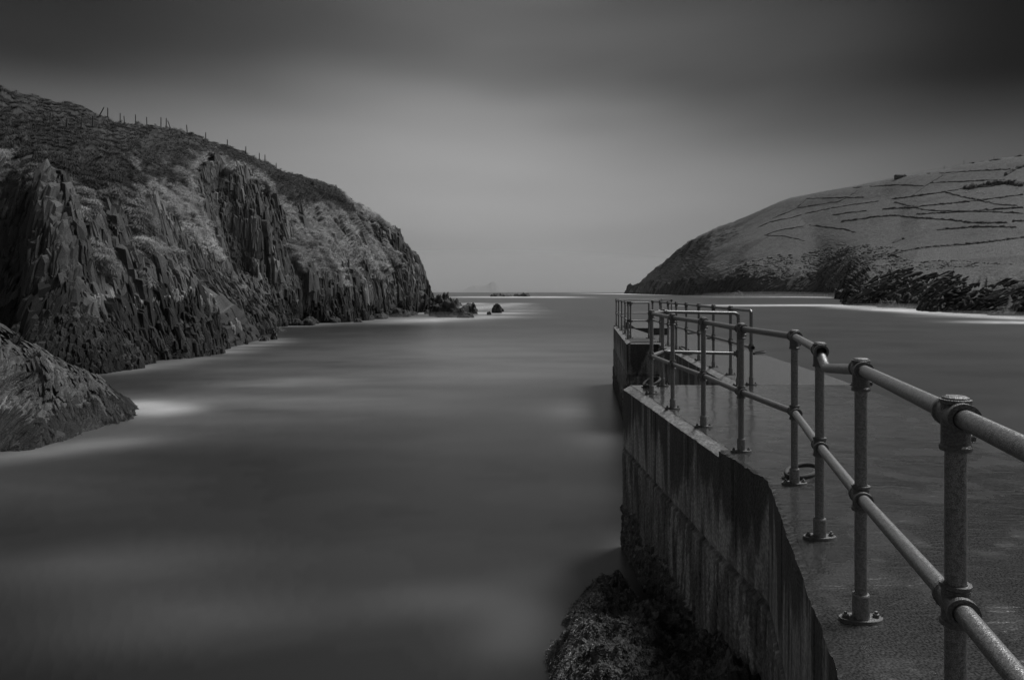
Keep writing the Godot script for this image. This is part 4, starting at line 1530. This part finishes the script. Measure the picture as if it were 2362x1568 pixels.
# ---------------------------------------------------------------- rocks
func make_near_rocks() -> void:
	# foreground slab on the left
	var cols := [
		[[-330, 1150, 14.5, 0], [-330, 1075, 14.7, .1], [-330, 1000, 15.6, .3], [-320, 920, 16.8, .42], [-310, 830, 18.6, .5], [-300, 715, 21, .55], [-280, 870, 27, .3], [-280, 930, 29, .1]],
		[[-130, 1150, 15.2, 0], [-130, 1058, 15.3, .1], [-130, 990, 16.2, .32], [-125, 925, 17.4, .45], [-120, 840, 19, .5], [-120, 738, 21.5, .55], [-110, 880, 28, .3], [-110, 930, 30, .1]],
		[[0, 1130, 16, 0], [0, 1040, 16.1, .1], [0, 985, 17, .36], [0, 920, 18.4, .2], [0, 855, 19.4, .5], [0, 770, 22, .55], [10, 880, 28, .3], [10, 930, 30, .1]],
		[[85, 1120, 16.4, 0], [85, 1031, 16.5, .1], [92, 972, 17.5, .40], [98, 932, 18.6, .14], [95, 870, 19.6, .42], [88, 815, 22.2, .5], [110, 880, 28, .3], [110, 930, 30, .1]],
		[[165, 1090, 17.8, 0], [165, 1003, 17.9, .1], [172, 962, 18.7, .3], [172, 928, 19.7, .14], [165, 892, 20.7, .3], [160, 858, 22.4, .4], [180, 885, 27, .3], [180, 930, 29, .1]],
		[[215, 1070, 18.5, 0], [215, 990, 18.6, .1], [226, 962, 19.2, .32], [230, 934, 20, .26], [228, 908, 21, .28], [226, 886, 22.4, .32], [240, 905, 25.5, .2], [240, 940, 27, .1]],
		[[268, 1050, 19.6, 0], [268, 972, 19.7, .1], [276, 956, 20.2, .26], [279, 942, 20.8, .26], [276, 931, 21.3, .26], [270, 923, 22.2, .26], [280, 930, 23.6, .2], [282, 955, 24, .1]],
		[[306, 1040, 20.7, 0], [305, 960, 20.8, .1], [306, 955, 21, .2], [306, 951, 21.3, .2], [305, 947, 21.6, .2], [303, 943, 22, .2], [304, 945, 22.2, .1], [305, 975, 22.3, .1]],
	]
	var L := loft(cols, 300, 220)
	for i in L.cov.size():
		L.cov[i] *= 0.74
	var none := []
	var mk := weather(L, 0.42, 0.75, 0.16, none, 999999, 0.6, 0.5)
	var fs := thing("rock_slab", "tilted slate slab in the left foreground running into the water", "rock", Vector3.ZERO)
	part("slab_rock", mk, M.wet_rock, fs)
	plates("slate_plates", L.beds, 2600, Vector2(0.045, 0.13), Vector2(0.4, 1.1), 0.80, 0.25, 1.0, M.plate, fs, 0.0, 0.14, 9.0)
	plates("tide_teeth", L.beds, 2500, Vector2(0.06, 0.16), Vector2(0.15, 0.5), 0.7, 0.7, 0.7, M.plate, fs, 0.0, -9.0, 9.0)
	# weed-covered reef against the pier wall
	var nu := 230
	var nv := 420
	var pos := PackedVector3Array()
	var col := PackedColorArray()
	var tufts := []
	for i in nu:
		var x := lerpf(-0.15, 1.93, float(i) / (nu - 1))
		for j in nv:
			var z := lerpf(4.3, 9.1, float(j) / (nv - 1))
			var ledge := 0.10 * n_mid.get_noise_2d(x * 3.0, z * 2.0)
			var xl := along([[1.1, 9.1], [0.80, 8.75], [0.42, 8.1], [0.25, 7.1], [0.20, 6.4], [0.05, 5.0], [0.0, 4.3]], z) + ledge
			var xr := along([[1.25, 9.1], [1.42, 8.7], [1.50, 8.0], [1.52, 7.3], [1.95, 6.6], [2.2, 4.3]], z) + ledge * 0.5
			var e := minf(minf((x - xl) / 0.55, (xr - x) / 0.16), (8.78 + 0.12 * n_mid.get_noise_2d(x * 4.0, 1.0) - z) / 0.30)
			var m := smoothstep(-0.6, 1.0, e)
			var h := lerpf(0.50, 0.24, smoothstep(5.4, 8.4, z)) + 0.10 * smoothstep(6.7, 6.2, z) + 0.26 * n_mid.get_noise_2d(x * 2.4 + 3.0, z * 2.1) + 0.10 * absf(n_fine.get_noise_2d(x * 2.2, z * 2.2)) + 0.07 * c_mid.get_noise_2d(x * 3.5, z * 3.5)
			h += lerpf(0.0, 0.10, smoothstep(1.4, 1.8, x)) * smoothstep(6.8, 6.0, z)
			var y := lerpf(-0.5, h, m) + 0.020 * n_fine.get_noise_2d(x * 9.0, z * 9.0) + 0.022 * c_fine.get_noise_2d(x * 6.0, z * 6.0)
			pos.append(plan(x, z, y))
			var tone := clampf(0.12 * (1.0 + 0.8 * n_fine.get_noise_2d(x * 7.0, z * 7.0) + 0.4 * c_fine.get_noise_2d(x * 6.0, z * 6.0)), 0.03, 0.3)
			col.append(Color(tone, tone, tone))
			if y > 0.0 and z > 5.2 and (i * 7 + j * 3) % 5 == 0 and n_mid.get_noise_2d(x * 5.0, z * 5.0) > -0.22:
				tufts.append(pos[-1] + Vector3(rng.randf_range(-0.01, 0.01), 0.012, rng.randf_range(-0.01, 0.01)))
				tufts.append(Vector3(rng.randf_range(-0.5, 0.5), 1, rng.randf_range(-0.2, 0.8)).normalized())
				tufts.append(1.0)
	var mk2 := Maker.new()
	mk2.grid(pos, nu, nv, col)
	var o := thing("weedy_reef", "dark seaweed-covered reef at the foot of the pier wall in the bottom foreground", "rock", Vector3.ZERO)
	part("reef_rock", mk2, M.wet_rock, o)
	scatter("seaweed", tufts, tuft_mesh(7, 0.050, 0.028, 0.010, 0.75, 9), M.weed, 1.0, 0.0, o, "short curled seaweed on the reef")
	var bo := rock_mesh(Vector3(0.42, 0.45, 0.6), 0.6, 77, 0.2)
	var b := piece("boulder", bo, M.wet_rock, "bare dark boulder wedged at the bend of the pier wall", "rock")
	b.position = plan(1.70, 4.95, 0.62)


func sea_rock(x: float, y: float, wide: float, tall: float, jag: float, weedy: float, sd: int, label: String, deep := 0.8, group := "rocks awash off the headland", dip := 0.5, called := "sea_rock") -> void:
	var p := sea(x, y)
	var z := -p.z
	var w := wide * z / FOCAL
	var h := tall * z / FOCAL
	var mk := rock_mesh(Vector3(w, h * 2.0, w * deep), jag, sd, weedy, 44, dip)
	var o := piece(called, mk, M.wet_rock if z < 60.0 else M.rock, label, "rock", group)
	o.position = Vector3(p.x, -0.12 * h, p.z - w * deep * 0.35)


func make_sea_rocks() -> void:
	var r := [
		[1046, 731.5, 66, 22, 1.0, .3, 1, "largest splintered skerry standing off the headland tip"],
		[1010, 729, 34, 17, 1.0, .3, 2, "low jagged skerry joined to the left of the largest one off the tip"],
		[1073, 732.5, 32, 11, .9, .4, 3, "dark jagged lump in front of the largest skerry, at its right foot"],
		[1083, 724, 30, 15, 1.0, .2, 4, "ragged skerry trailing away right of the largest one"],
		[1001, 716, 46, 14, .35, .3, 5, "smooth whale-backed rock between the headland tip and the skerries"],
		[992, 724, 30, 9, .3, .4, 6, "flat low slab awash in front of the whale-backed rock"],
		[1047, 714.5, 19, 17, .5, .1, 7, "upright rounded boulder behind the largest skerry"],
		[1081, 706, 16, 6, .6, .1, 8, "small rock in the surf beyond the jagged ridge"],
		[1127.5, 725.5, 11, 6.5, .5, .1, 9, "small round rock alone between the skerries and the pyramid rock"],
		[1144, 721.5, 21, 15, .8, .1, 10, "pyramid-shaped rock farthest right of the skerries"],
		[1158, 718, 7, 6, .6, .1, 11, "tiny pointed rock just right of the pyramid rock"],
		[824, 743, 18, 7, .5, .3, 12, "single dark rock awash below the middle of the headland"],
		[607, 786, 18, 10, .8, .2, 13, "left one of a pair of small pointed rocks off the buttress"],
		[629, 783, 17, 13, .9, .2, 14, "right one of a pair of small pointed rocks off the buttress"],
		[1208, 683.5, 26, 7.5, .6, .1, 15, "larger domed rock in the distant white surf line"],
		[1191, 683.2, 14, 6, .6, .1, 16, "rounded rock beside the domed one in the distant surf line"],
		[1178, 683.2, 6, 3.5, .6, .1, 17, "smallest rock at the left of the distant surf group"],
		[1152, 683.6, 44, 2.6, .5, .2, 18, "long low reef breaking the distant white surf line"],
	]
	for q in r:
		sea_rock(q[0], q[1], q[2], q[3], q[4], q[5], q[6], q[7])
	# splintered ridge running out from the tip
	var names := ["tallest fang of the splintered ridge at the headland tip", "second block of the splintered ridge, right of its tallest fang", "third block of the splintered ridge, lower and toothed", "last low block of the splintered ridge ending in the surf"]
	var ridge_spots := [[1004, 712, 56, 28, 21], [1030, 710, 40, 20, 22], [1043, 708, 32, 15, 23], [1053, 706, 24, 9, 24]]
	for k in 4:
		var q: Array = ridge_spots[k]
		sea_rock(q[0], q[1], q[2], q[3], 0.9, 0.05, q[4], names[k], 0.5, "ridge at the headland tip", 0.15, "ridge_rock")
	var slabs := [[576, 762, 60, 12, 31, "upper flat ledge in the gully mouth between the buttress and the dark wall"], [612, 766, 70, 9, 32, "lower flat ledge in the gully mouth, reaching into the water"], [592, 757, 40, 10, 33, "small flat ledge at the back of the gully mouth"]]
	for q in slabs:
		sea_rock(q[0], q[1], q[2], q[3], 0.35, 0.3, q[4], q[5], 0.9, "flat ledges in the gully mouth", -0.2, "flat_ledge")
	var words := ["first", "second", "third", "fourth", "fifth", "sixth", "seventh", "eighth", "ninth", "tenth", "eleventh", "twelfth", "thirteenth", "fourteenth"]
	for k in 14:
		var x := 682.0 + 20.5 * k + 5.0 * sin(k * 2.3)
		var y := 750.5 - 1.75 * k + 1.5 * sin(k * 1.7)
		sea_rock(x, y, 34.0 + 8.0 * sin(k * 3.1), 13.0 + 3.0 * sin(k * 4.7), 0.5, 0.5, 41 + k, "%s weedy boulder from the left along the foot of the headland" % words[k], 0.9, "weedy boulders at the foot of the headland", 0.4, "weedy_boulder")
	var rr := [
		[1966, 702.5, 22, 9, 61, "small pointed rock at the left end of the middle spur across the bay"],
		[2056, 709, 44, 12, 62, "broad low rock in the surf under the middle spur across the bay"],
		[2094, 708, 40, 17, 63, "taller dark rock under the middle spur across the bay"],
		[2122, 711, 40, 22, 64, "steep dark rock closing the middle spur on the right"],
		[2160, 717, 50, 13, 65, "long dipping rock at the left end of the nearest spur across the bay"],
		[2248, 721, 50, 22, 66, "pale-topped block in the middle of the nearest spur across the bay"],
		[2330, 727.5, 64, 17, 67, "rock ledge awash at the right edge under the nearest spur"],
		[1702, 683, 26, 9, 68, "low rock in the surf under the far cliff across the bay"],
	]
	for q in rr:
		sea_rock(q[0], q[1], q[2], q[3], 0.9, 0.1, q[4], q[5], 0.7, "rocks along the far shore", -0.6, "shore_rock")


# ---------------------------------------------------------------- small things on the land
func ordinal(k: int) -> String:
	var tens := ["first", "second", "third", "fourth", "fifth", "sixth", "seventh", "eighth", "ninth", "tenth", "eleventh", "twelfth", "thirteenth", "fourteenth", "fifteenth", "sixteenth", "seventeenth", "eighteenth", "nineteenth", "twentieth"]
	return tens[k]


func make_clifftop_fence() -> void:
	var px := [[232, 294, 15, .5], [251.5, 297, 15, 0], [278, 303, 13, 0], [288, 306, 12, -.1], [311, 308, 13, 0], [342, 314, 13, -.05], [369, 321, 13, 0], [385, 323, 13, 0], [395, 324, 12, -.35], [432, 334, 10, -.1], [475, 350, 7, 0], [525, 371, 6, 0], [569.5, 387, 9, 0], [597.5, 398, 9, 0], [608, 401, 8, 0], [639, 413, 7, 0]]
	for k in px.size():
		var q: Array = px[k]
		fence_post(q[0], q[1], q[2], q[3], "%s wooden fence post from the left on the headland skyline" % ordinal(k), "fence posts on the headland")
	var low := [[115, 291, 20, "leftmost wooden fence post standing below the skyline in the headland grass"], [155, 301, 20, "wooden fence post below the skyline, second from the left in the headland grass"], [212, 294, 18, "wooden fence post below the skyline, nearest to the skyline fence"], [186, 300, 17, "wooden fence post below the skyline, third from the left in the headland grass"]]
	for q in low:
		fence_post(q[0], q[1], q[2], 0.03, q[3], "fence posts on the headland")


func skyline(L: Dictionary, x: float) -> Vector3:      # the highest ground in that direction
	var pos: PackedVector3Array = L.out
	var tx := (x - MIDX) / FOCAL
	var best := -1e9
	var got := Vector3.ZERO
	for i in pos.size():
		var p := pos[i]
		if p.z < -30.0 and absf(p.x / -p.z - tx) < 0.0022:
			var e := (p.y - EYE) / -p.z
			if e > best:
				best = e
				got = p
	return got


func fence_post(x: float, y: float, tall: float, lean: float, label: String, group: String) -> void:
	var p := near_vertex(M.left, x, y) if label.contains("below") else skyline(M.left, x)
	var h := 0.25 + tall * -p.z / FOCAL
	var mk := Maker.new()
	mk.lathe(Transform3D(), PackedVector2Array([Vector2(0.065, -0.6), Vector2(0.058, h * 0.6), Vector2(0.052, h + 0.1), Vector2(0.02, h + 0.14), Vector2(0.0, h + 0.2)]), 9)
	var o := piece("fence_post", mk, M.wood, label, "fence post", group)
	o.position = p
	o.rotation.z = -lean


func on_hill(zx: float, zy: float) -> Vector2:
	return Vector2((1850.0 + zx / 3.634) / 1.05887, (350.0 + zy / 3.634) / 1.05887)


func hedge(pts: Array, thick: float, label: String) -> void:
	var sd := int(pts[0][0]) % 97
	thick = maxf(thick * 0.85, 0.9)
	var path := PackedVector3Array()
	for k in pts.size() - 1:
		var a := on_hill(pts[k][0], pts[k][1])
		var b := on_hill(pts[k + 1][0], pts[k + 1][1])
		var cnt := maxi(2, int(a.distance_to(b) / 5.0))
		for i in cnt + (1 if k == pts.size() - 2 else 0):
			var q := a.lerp(b, float(i) / cnt)
			path.append(near_vertex(M.right, q.x, q.y))
	# finer, smoothed
	var fine := PackedVector3Array()
	for k in path.size() - 1:
		for i in 4:
			fine.append(path[k].lerp(path[k + 1], i / 4.0))
	fine.append(path[-1])
	for rep in 3:
		for k in range(1, fine.size() - 1):
			fine[k] = (fine[k - 1] + fine[k] * 2.0 + fine[k + 1]) * 0.25
	if fine[0].x > fine[-1].x:
		fine.reverse()
	var pos := PackedVector3Array()
	var col := PackedColorArray()
	var rows := 9
	for k in fine.size():
		var d := fine[mini(k + 1, fine.size() - 1)] - fine[maxi(k - 1, 0)]
		d.y = 0
		var side := d.normalized().cross(Vector3.UP)
		if side.z < 0.0:
			side = -side
		var p := fine[k]
		var e := clampf(minf(k, fine.size() - 1 - k) / 2.0, 0.25, 1.0)
		var hgt := thick * e * (0.85 + 0.7 * n_mid.get_noise_2d(p.x * 0.25 + sd, p.z * 0.25))
		var wid := thick * e * (0.8 + 0.6 * n_mid.get_noise_2d(p.x * 0.2, p.z * 0.2 + sd))
		for j in rows:
			var t := PI * j / (rows - 1)
			var rr := 1.0 + 0.35 * n_fine.get_noise_3d(p.x * 0.25, j * 0.6, p.z * 0.25)
			pos.append(p + side * wid * cos(t) * rr + Vector3.UP * (hgt * (1.15 * sin(t) * rr - 0.25)))
			var tone := clampf(0.045 * (1.0 + 0.5 * n_fine.get_noise_3d(p.x * 0.3, j, p.z * 0.3)), 0.015, 0.09)
			col.append(Color(tone, tone, tone))
	var mk := Maker.new()
	mk.grid(pos, fine.size(), rows, col)
	piece("hedge", mk, M.far_rock, label, "hedge", "field hedges on the hill across the bay")


func make_hill_things() -> void:
	hedge([[340, 575], [440, 490], [535, 440]], 1.1, "short steep hedge climbing to the skyline at the hill's left end")
	hedge([[535, 440], [760, 402], [1080, 378], [1250, 368], [1480, 378]], 1.0, "hedge hugging the left half of the hill skyline")
	hedge([[1370, 465], [1510, 365], [1670, 262]], 1.2, "steep hedge climbing to the skyline right of the house")
	hedge([[1430, 272], [1680, 260], [1990, 242], [2250, 230]], 1.2, "topmost long hedge right of the house")
	hedge([[1520, 352], [1800, 338], [2050, 328], [2200, 325]], 1.2, "second long hedge below the skyline, ending at the dark thicket")
	hedge([[1190, 495], [1450, 462], [1650, 435], [1830, 400], [2100, 380]], 1.4, "long hedge running from mid hill up into the dark thicket")
	hedge([[430, 490], [630, 485], [800, 480], [945, 482]], 0.8, "faint level hedge under the left skyline")
	hedge([[800, 480], [890, 410]], 0.7, "very short faint hedge joining the level hedge to the left skyline")
	hedge([[350, 572], [560, 540], [720, 515], [800, 480]], 0.7, "faint slanting hedge below the level one at the left")
	hedge([[415, 625], [640, 580], [840, 545], [1080, 515]], 1.0, "long thin hedge rising to the right across the left fields")
	hedge([[655, 638], [800, 618], [970, 600]], 1.3, "dark isolated hedge strip in the middle left fields")
	hedge([[1100, 585], [1250, 575], [1400, 568], [1480, 555], [1640, 542], [1900, 515], [2130, 485], [2362, 455]], 1.5, "longest hedge rising across the middle of the hill to the right edge")
	hedge([[1210, 520], [1340, 550], [1480, 590], [1600, 603], [1940, 603], [2362, 625]], 1.3, "hedge dropping from mid hill then running level to the right edge")
	hedge([[1410, 630], [1600, 620], [1900, 605], [2150, 585], [2362, 572]], 1.6, "thick dark hedge just under the centre of the right fields")
	hedge([[1660, 430], [1800, 470], [1960, 505], [2150, 545], [2310, 555]], 1.4, "broken hedge falling to the right below the dark thicket")
	hedge([[740, 693], [890, 675], [1030, 655], [1060, 650], [1250, 640], [1460, 665], [1700, 680], [1900, 705], [2220, 710]], 1.6, "broad arched hedge across the lower fields")
	hedge([[2260, 695], [2362, 690], [2450, 684]], 2.0, "short thick hedge at the right edge of the lower fields")
	hedge([[1580, 772], [1750, 755], [1950, 742], [2300, 745]], 1.6, "low hedge under the arched one on the right")
	hedge([[75, 810], [200, 770], [410, 735]], 1.2, "dark curved hedge alone above the far cliff")
	hedge([[455, 722], [640, 745], [760, 760], [870, 790]], 1.2, "ragged hedge falling right towards the rocky cove")
	hedge([[0, 750], [100, 700], [300, 660], [390, 635]], 0.8, "faint hedge climbing from the left brow of the hill")
	hedge([[130, 665], [260, 615], [350, 575]], 0.8, "short faint hedge near the left brow")
	hedge([[1190, 890], [1260, 860], [1310, 845]], 2.0, "dark slanting bank above the rocky cove")
	hedge([[1240, 966], [1500, 921], [1950, 891], [2362, 836], [2480, 826]], 1.4, "long dark hedge above the pale lower field")
	hedge([[1820, 405], [2000, 382], [2200, 355], [2362, 372]], 5.0, "dark thicket of scrub near the top right of the hill")
	hedge([[2190, 290], [2300, 222], [2362, 205], [2450, 190]], 3.0, "scrubby dark bank at the top right edge of the hill")
	hedge([[1860, 185], [2100, 150], [2362, 108], [2450, 95]], 1.6, "dark hedge forming the right end of the skyline")
	hedge([[65, 815], [250, 825], [420, 865]], 0.8, "faint hedge under the curved one above the far cliff")

	# house on the skyline
	var hp := near_vertex(M.right, 2077, 410)
	var house := thing("house", "long low house with pitched roof standing on the hill skyline", "house", hp + Vector3(0, 0.2, 0))
	house.rotation.y = 0.12
	var wl := Maker.new()
	wl.box(Transform3D(Basis(), Vector3(0, 0.2, 0)), Vector3(11.0, 3.4, 4.6), 0.03)
	part("wall", wl, M.render, house)
	var rf := Maker.new()
	for s in [-1.0, 1.0]:
		rf.flat(Transform3D(), [Vector3(-5.8, 1.85, 2.8 * s), Vector3(5.8, 1.85, 2.8 * s), Vector3(5.8, 3.3, 0), Vector3(-5.8, 3.3, 0)], Vector3(0, 0.8, s * 0.6))
		rf.flat(Transform3D(), [Vector3(5.8 * s, 1.85, -2.8), Vector3(5.8 * s, 1.85, 2.8), Vector3(5.8 * s, 3.3, 0)], Vector3(s, 0, 0))
	rf.flat(Transform3D(), [Vector3(-5.8, 1.85, -2.8), Vector3(5.8, 1.85, -2.8), Vector3(5.8, 1.85, 2.8), Vector3(-5.8, 1.85, 2.8)], Vector3.DOWN)
	var roof := part("roof", rf, M.slate, house)
	var ch := Maker.new()
	ch.box(Transform3D(Basis(), Vector3(5.2, 3.4, 0)), Vector3(0.8, 1.4, 0.8), 0.03)
	part("chimney", ch, M.render, roof)
	for wx in [-3.4, -1.2, 3.0]:
		var wi := Maker.new()
		wi.box(Transform3D(Basis(), Vector3(wx, 0.9, 2.3)), Vector3(0.9, 1.1, 0.06), 0.0)
		part("window", wi, M.dark, house)
	var dr := Maker.new()
	dr.box(Transform3D(Basis(), Vector3(1.0, 0.6, 2.3)), Vector3(1.0, 2.0, 0.06), 0.0)
	part("door", dr, M.dark, house)

	# poles on the skyline
	var poles := [[1654, 228, 30, "left pole with a crosspiece on the hill skyline"], [1827, 192, 36, "tallest pole, middle one on the hill skyline"], [2097, 146, 25, "right pole on the hill skyline"], [1762, 206, 12, "left short post between the poles on the hill skyline"], [1788, 202, 22, "thin post just left of the tallest skyline pole"]]
	for q in poles:
		var s := on_hill(q[0], q[1])
		var p := near_vertex(M.right, s.x, s.y)
		var h: float = q[2] / 3.848 * -p.z / FOCAL
		var pole := thing("utility_pole", q[3], "pole", p, "poles on the hill skyline")
		var mk := Maker.new()
		mk.lathe(Transform3D(), PackedVector2Array([Vector2(0.24, -1.0), Vector2(0.2, h * 0.5), Vector2(0.16, h), Vector2(0.0, h)]), 8)
		part("shaft", mk, M.wood, pole)
		if q[2] > 24:
			var arm := Maker.new()
			arm.box(Transform3D(Basis(), Vector3(0, h * 0.9, 0.2)), Vector3(1.8, 0.16, 0.14), 0.02)
			part("crossarm", arm, M.wood, pole)

	# sheep in the field below the thicket
	var flock := [[1845, 437, "leftmost white sheep in the field under the thicket"], [1882, 432, "second white sheep from the left under the thicket"], [1948, 442, "third white sheep from the left under the thicket"], [2005, 447, "fourth white sheep from the left under the thicket"], [2308, 398, "lone white sheep at the right edge under the thicket"]]
	for q in flock:
		var s := on_hill(q[0], q[1])
		var p := near_vertex(M.right, s.x, s.y)
		sheep(p, rng.randf_range(-0.6, 0.6), q[2])


func sheep(p: Vector3, turn: float, label: String) -> void:
	var o := thing("sheep", label, "sheep", p, "sheep grazing on the hill")
	o.rotation.y = turn
	var nu := 17
	var nv := 11
	var pos := PackedVector3Array()
	for i in nu:
		var a := TAU * i / (nu - 1)
		for j in nv:
			var e := lerpf(-PI / 2, PI / 2, float(j) / (nv - 1))
			var d := Vector3(cos(a) * cos(e), sin(e), -sin(a) * cos(e))
			var q := d * Vector3(0.62, 0.36, 0.34) * (1.0 + 0.08 * sin(i * 5.0 + j * 3.0) * cos(e))
			if d.x > 0.75:
				q += Vector3(0.16, -0.10, 0) * (d.x - 0.75) * 4.0     # neck and head lowered to graze
			pos.append(q + Vector3(0, 0.72, 0))
	var mk := Maker.new()
	mk.grid(pos, nu, nv)
	for lx in [-0.36, 0.36]:
		for lz in [-0.16, 0.16]:
			mk.lathe(Transform3D(Basis(), Vector3(lx, 0, lz)), PackedVector2Array([Vector2(0.035, -0.05), Vector2(0.04, 0.28), Vector2(0.07, 0.52)]), 6)
	mk.lathe(Transform3D(Basis(Vector3.BACK, -2.2), Vector3(0.74, 0.62, 0)), PackedVector2Array([Vector2(0.12, -0.05), Vector2(0.10, 0.12), Vector2(0.05, 0.28), Vector2(0.0, 0.30)]), 8)
	part("body", mk, M.wool, o)
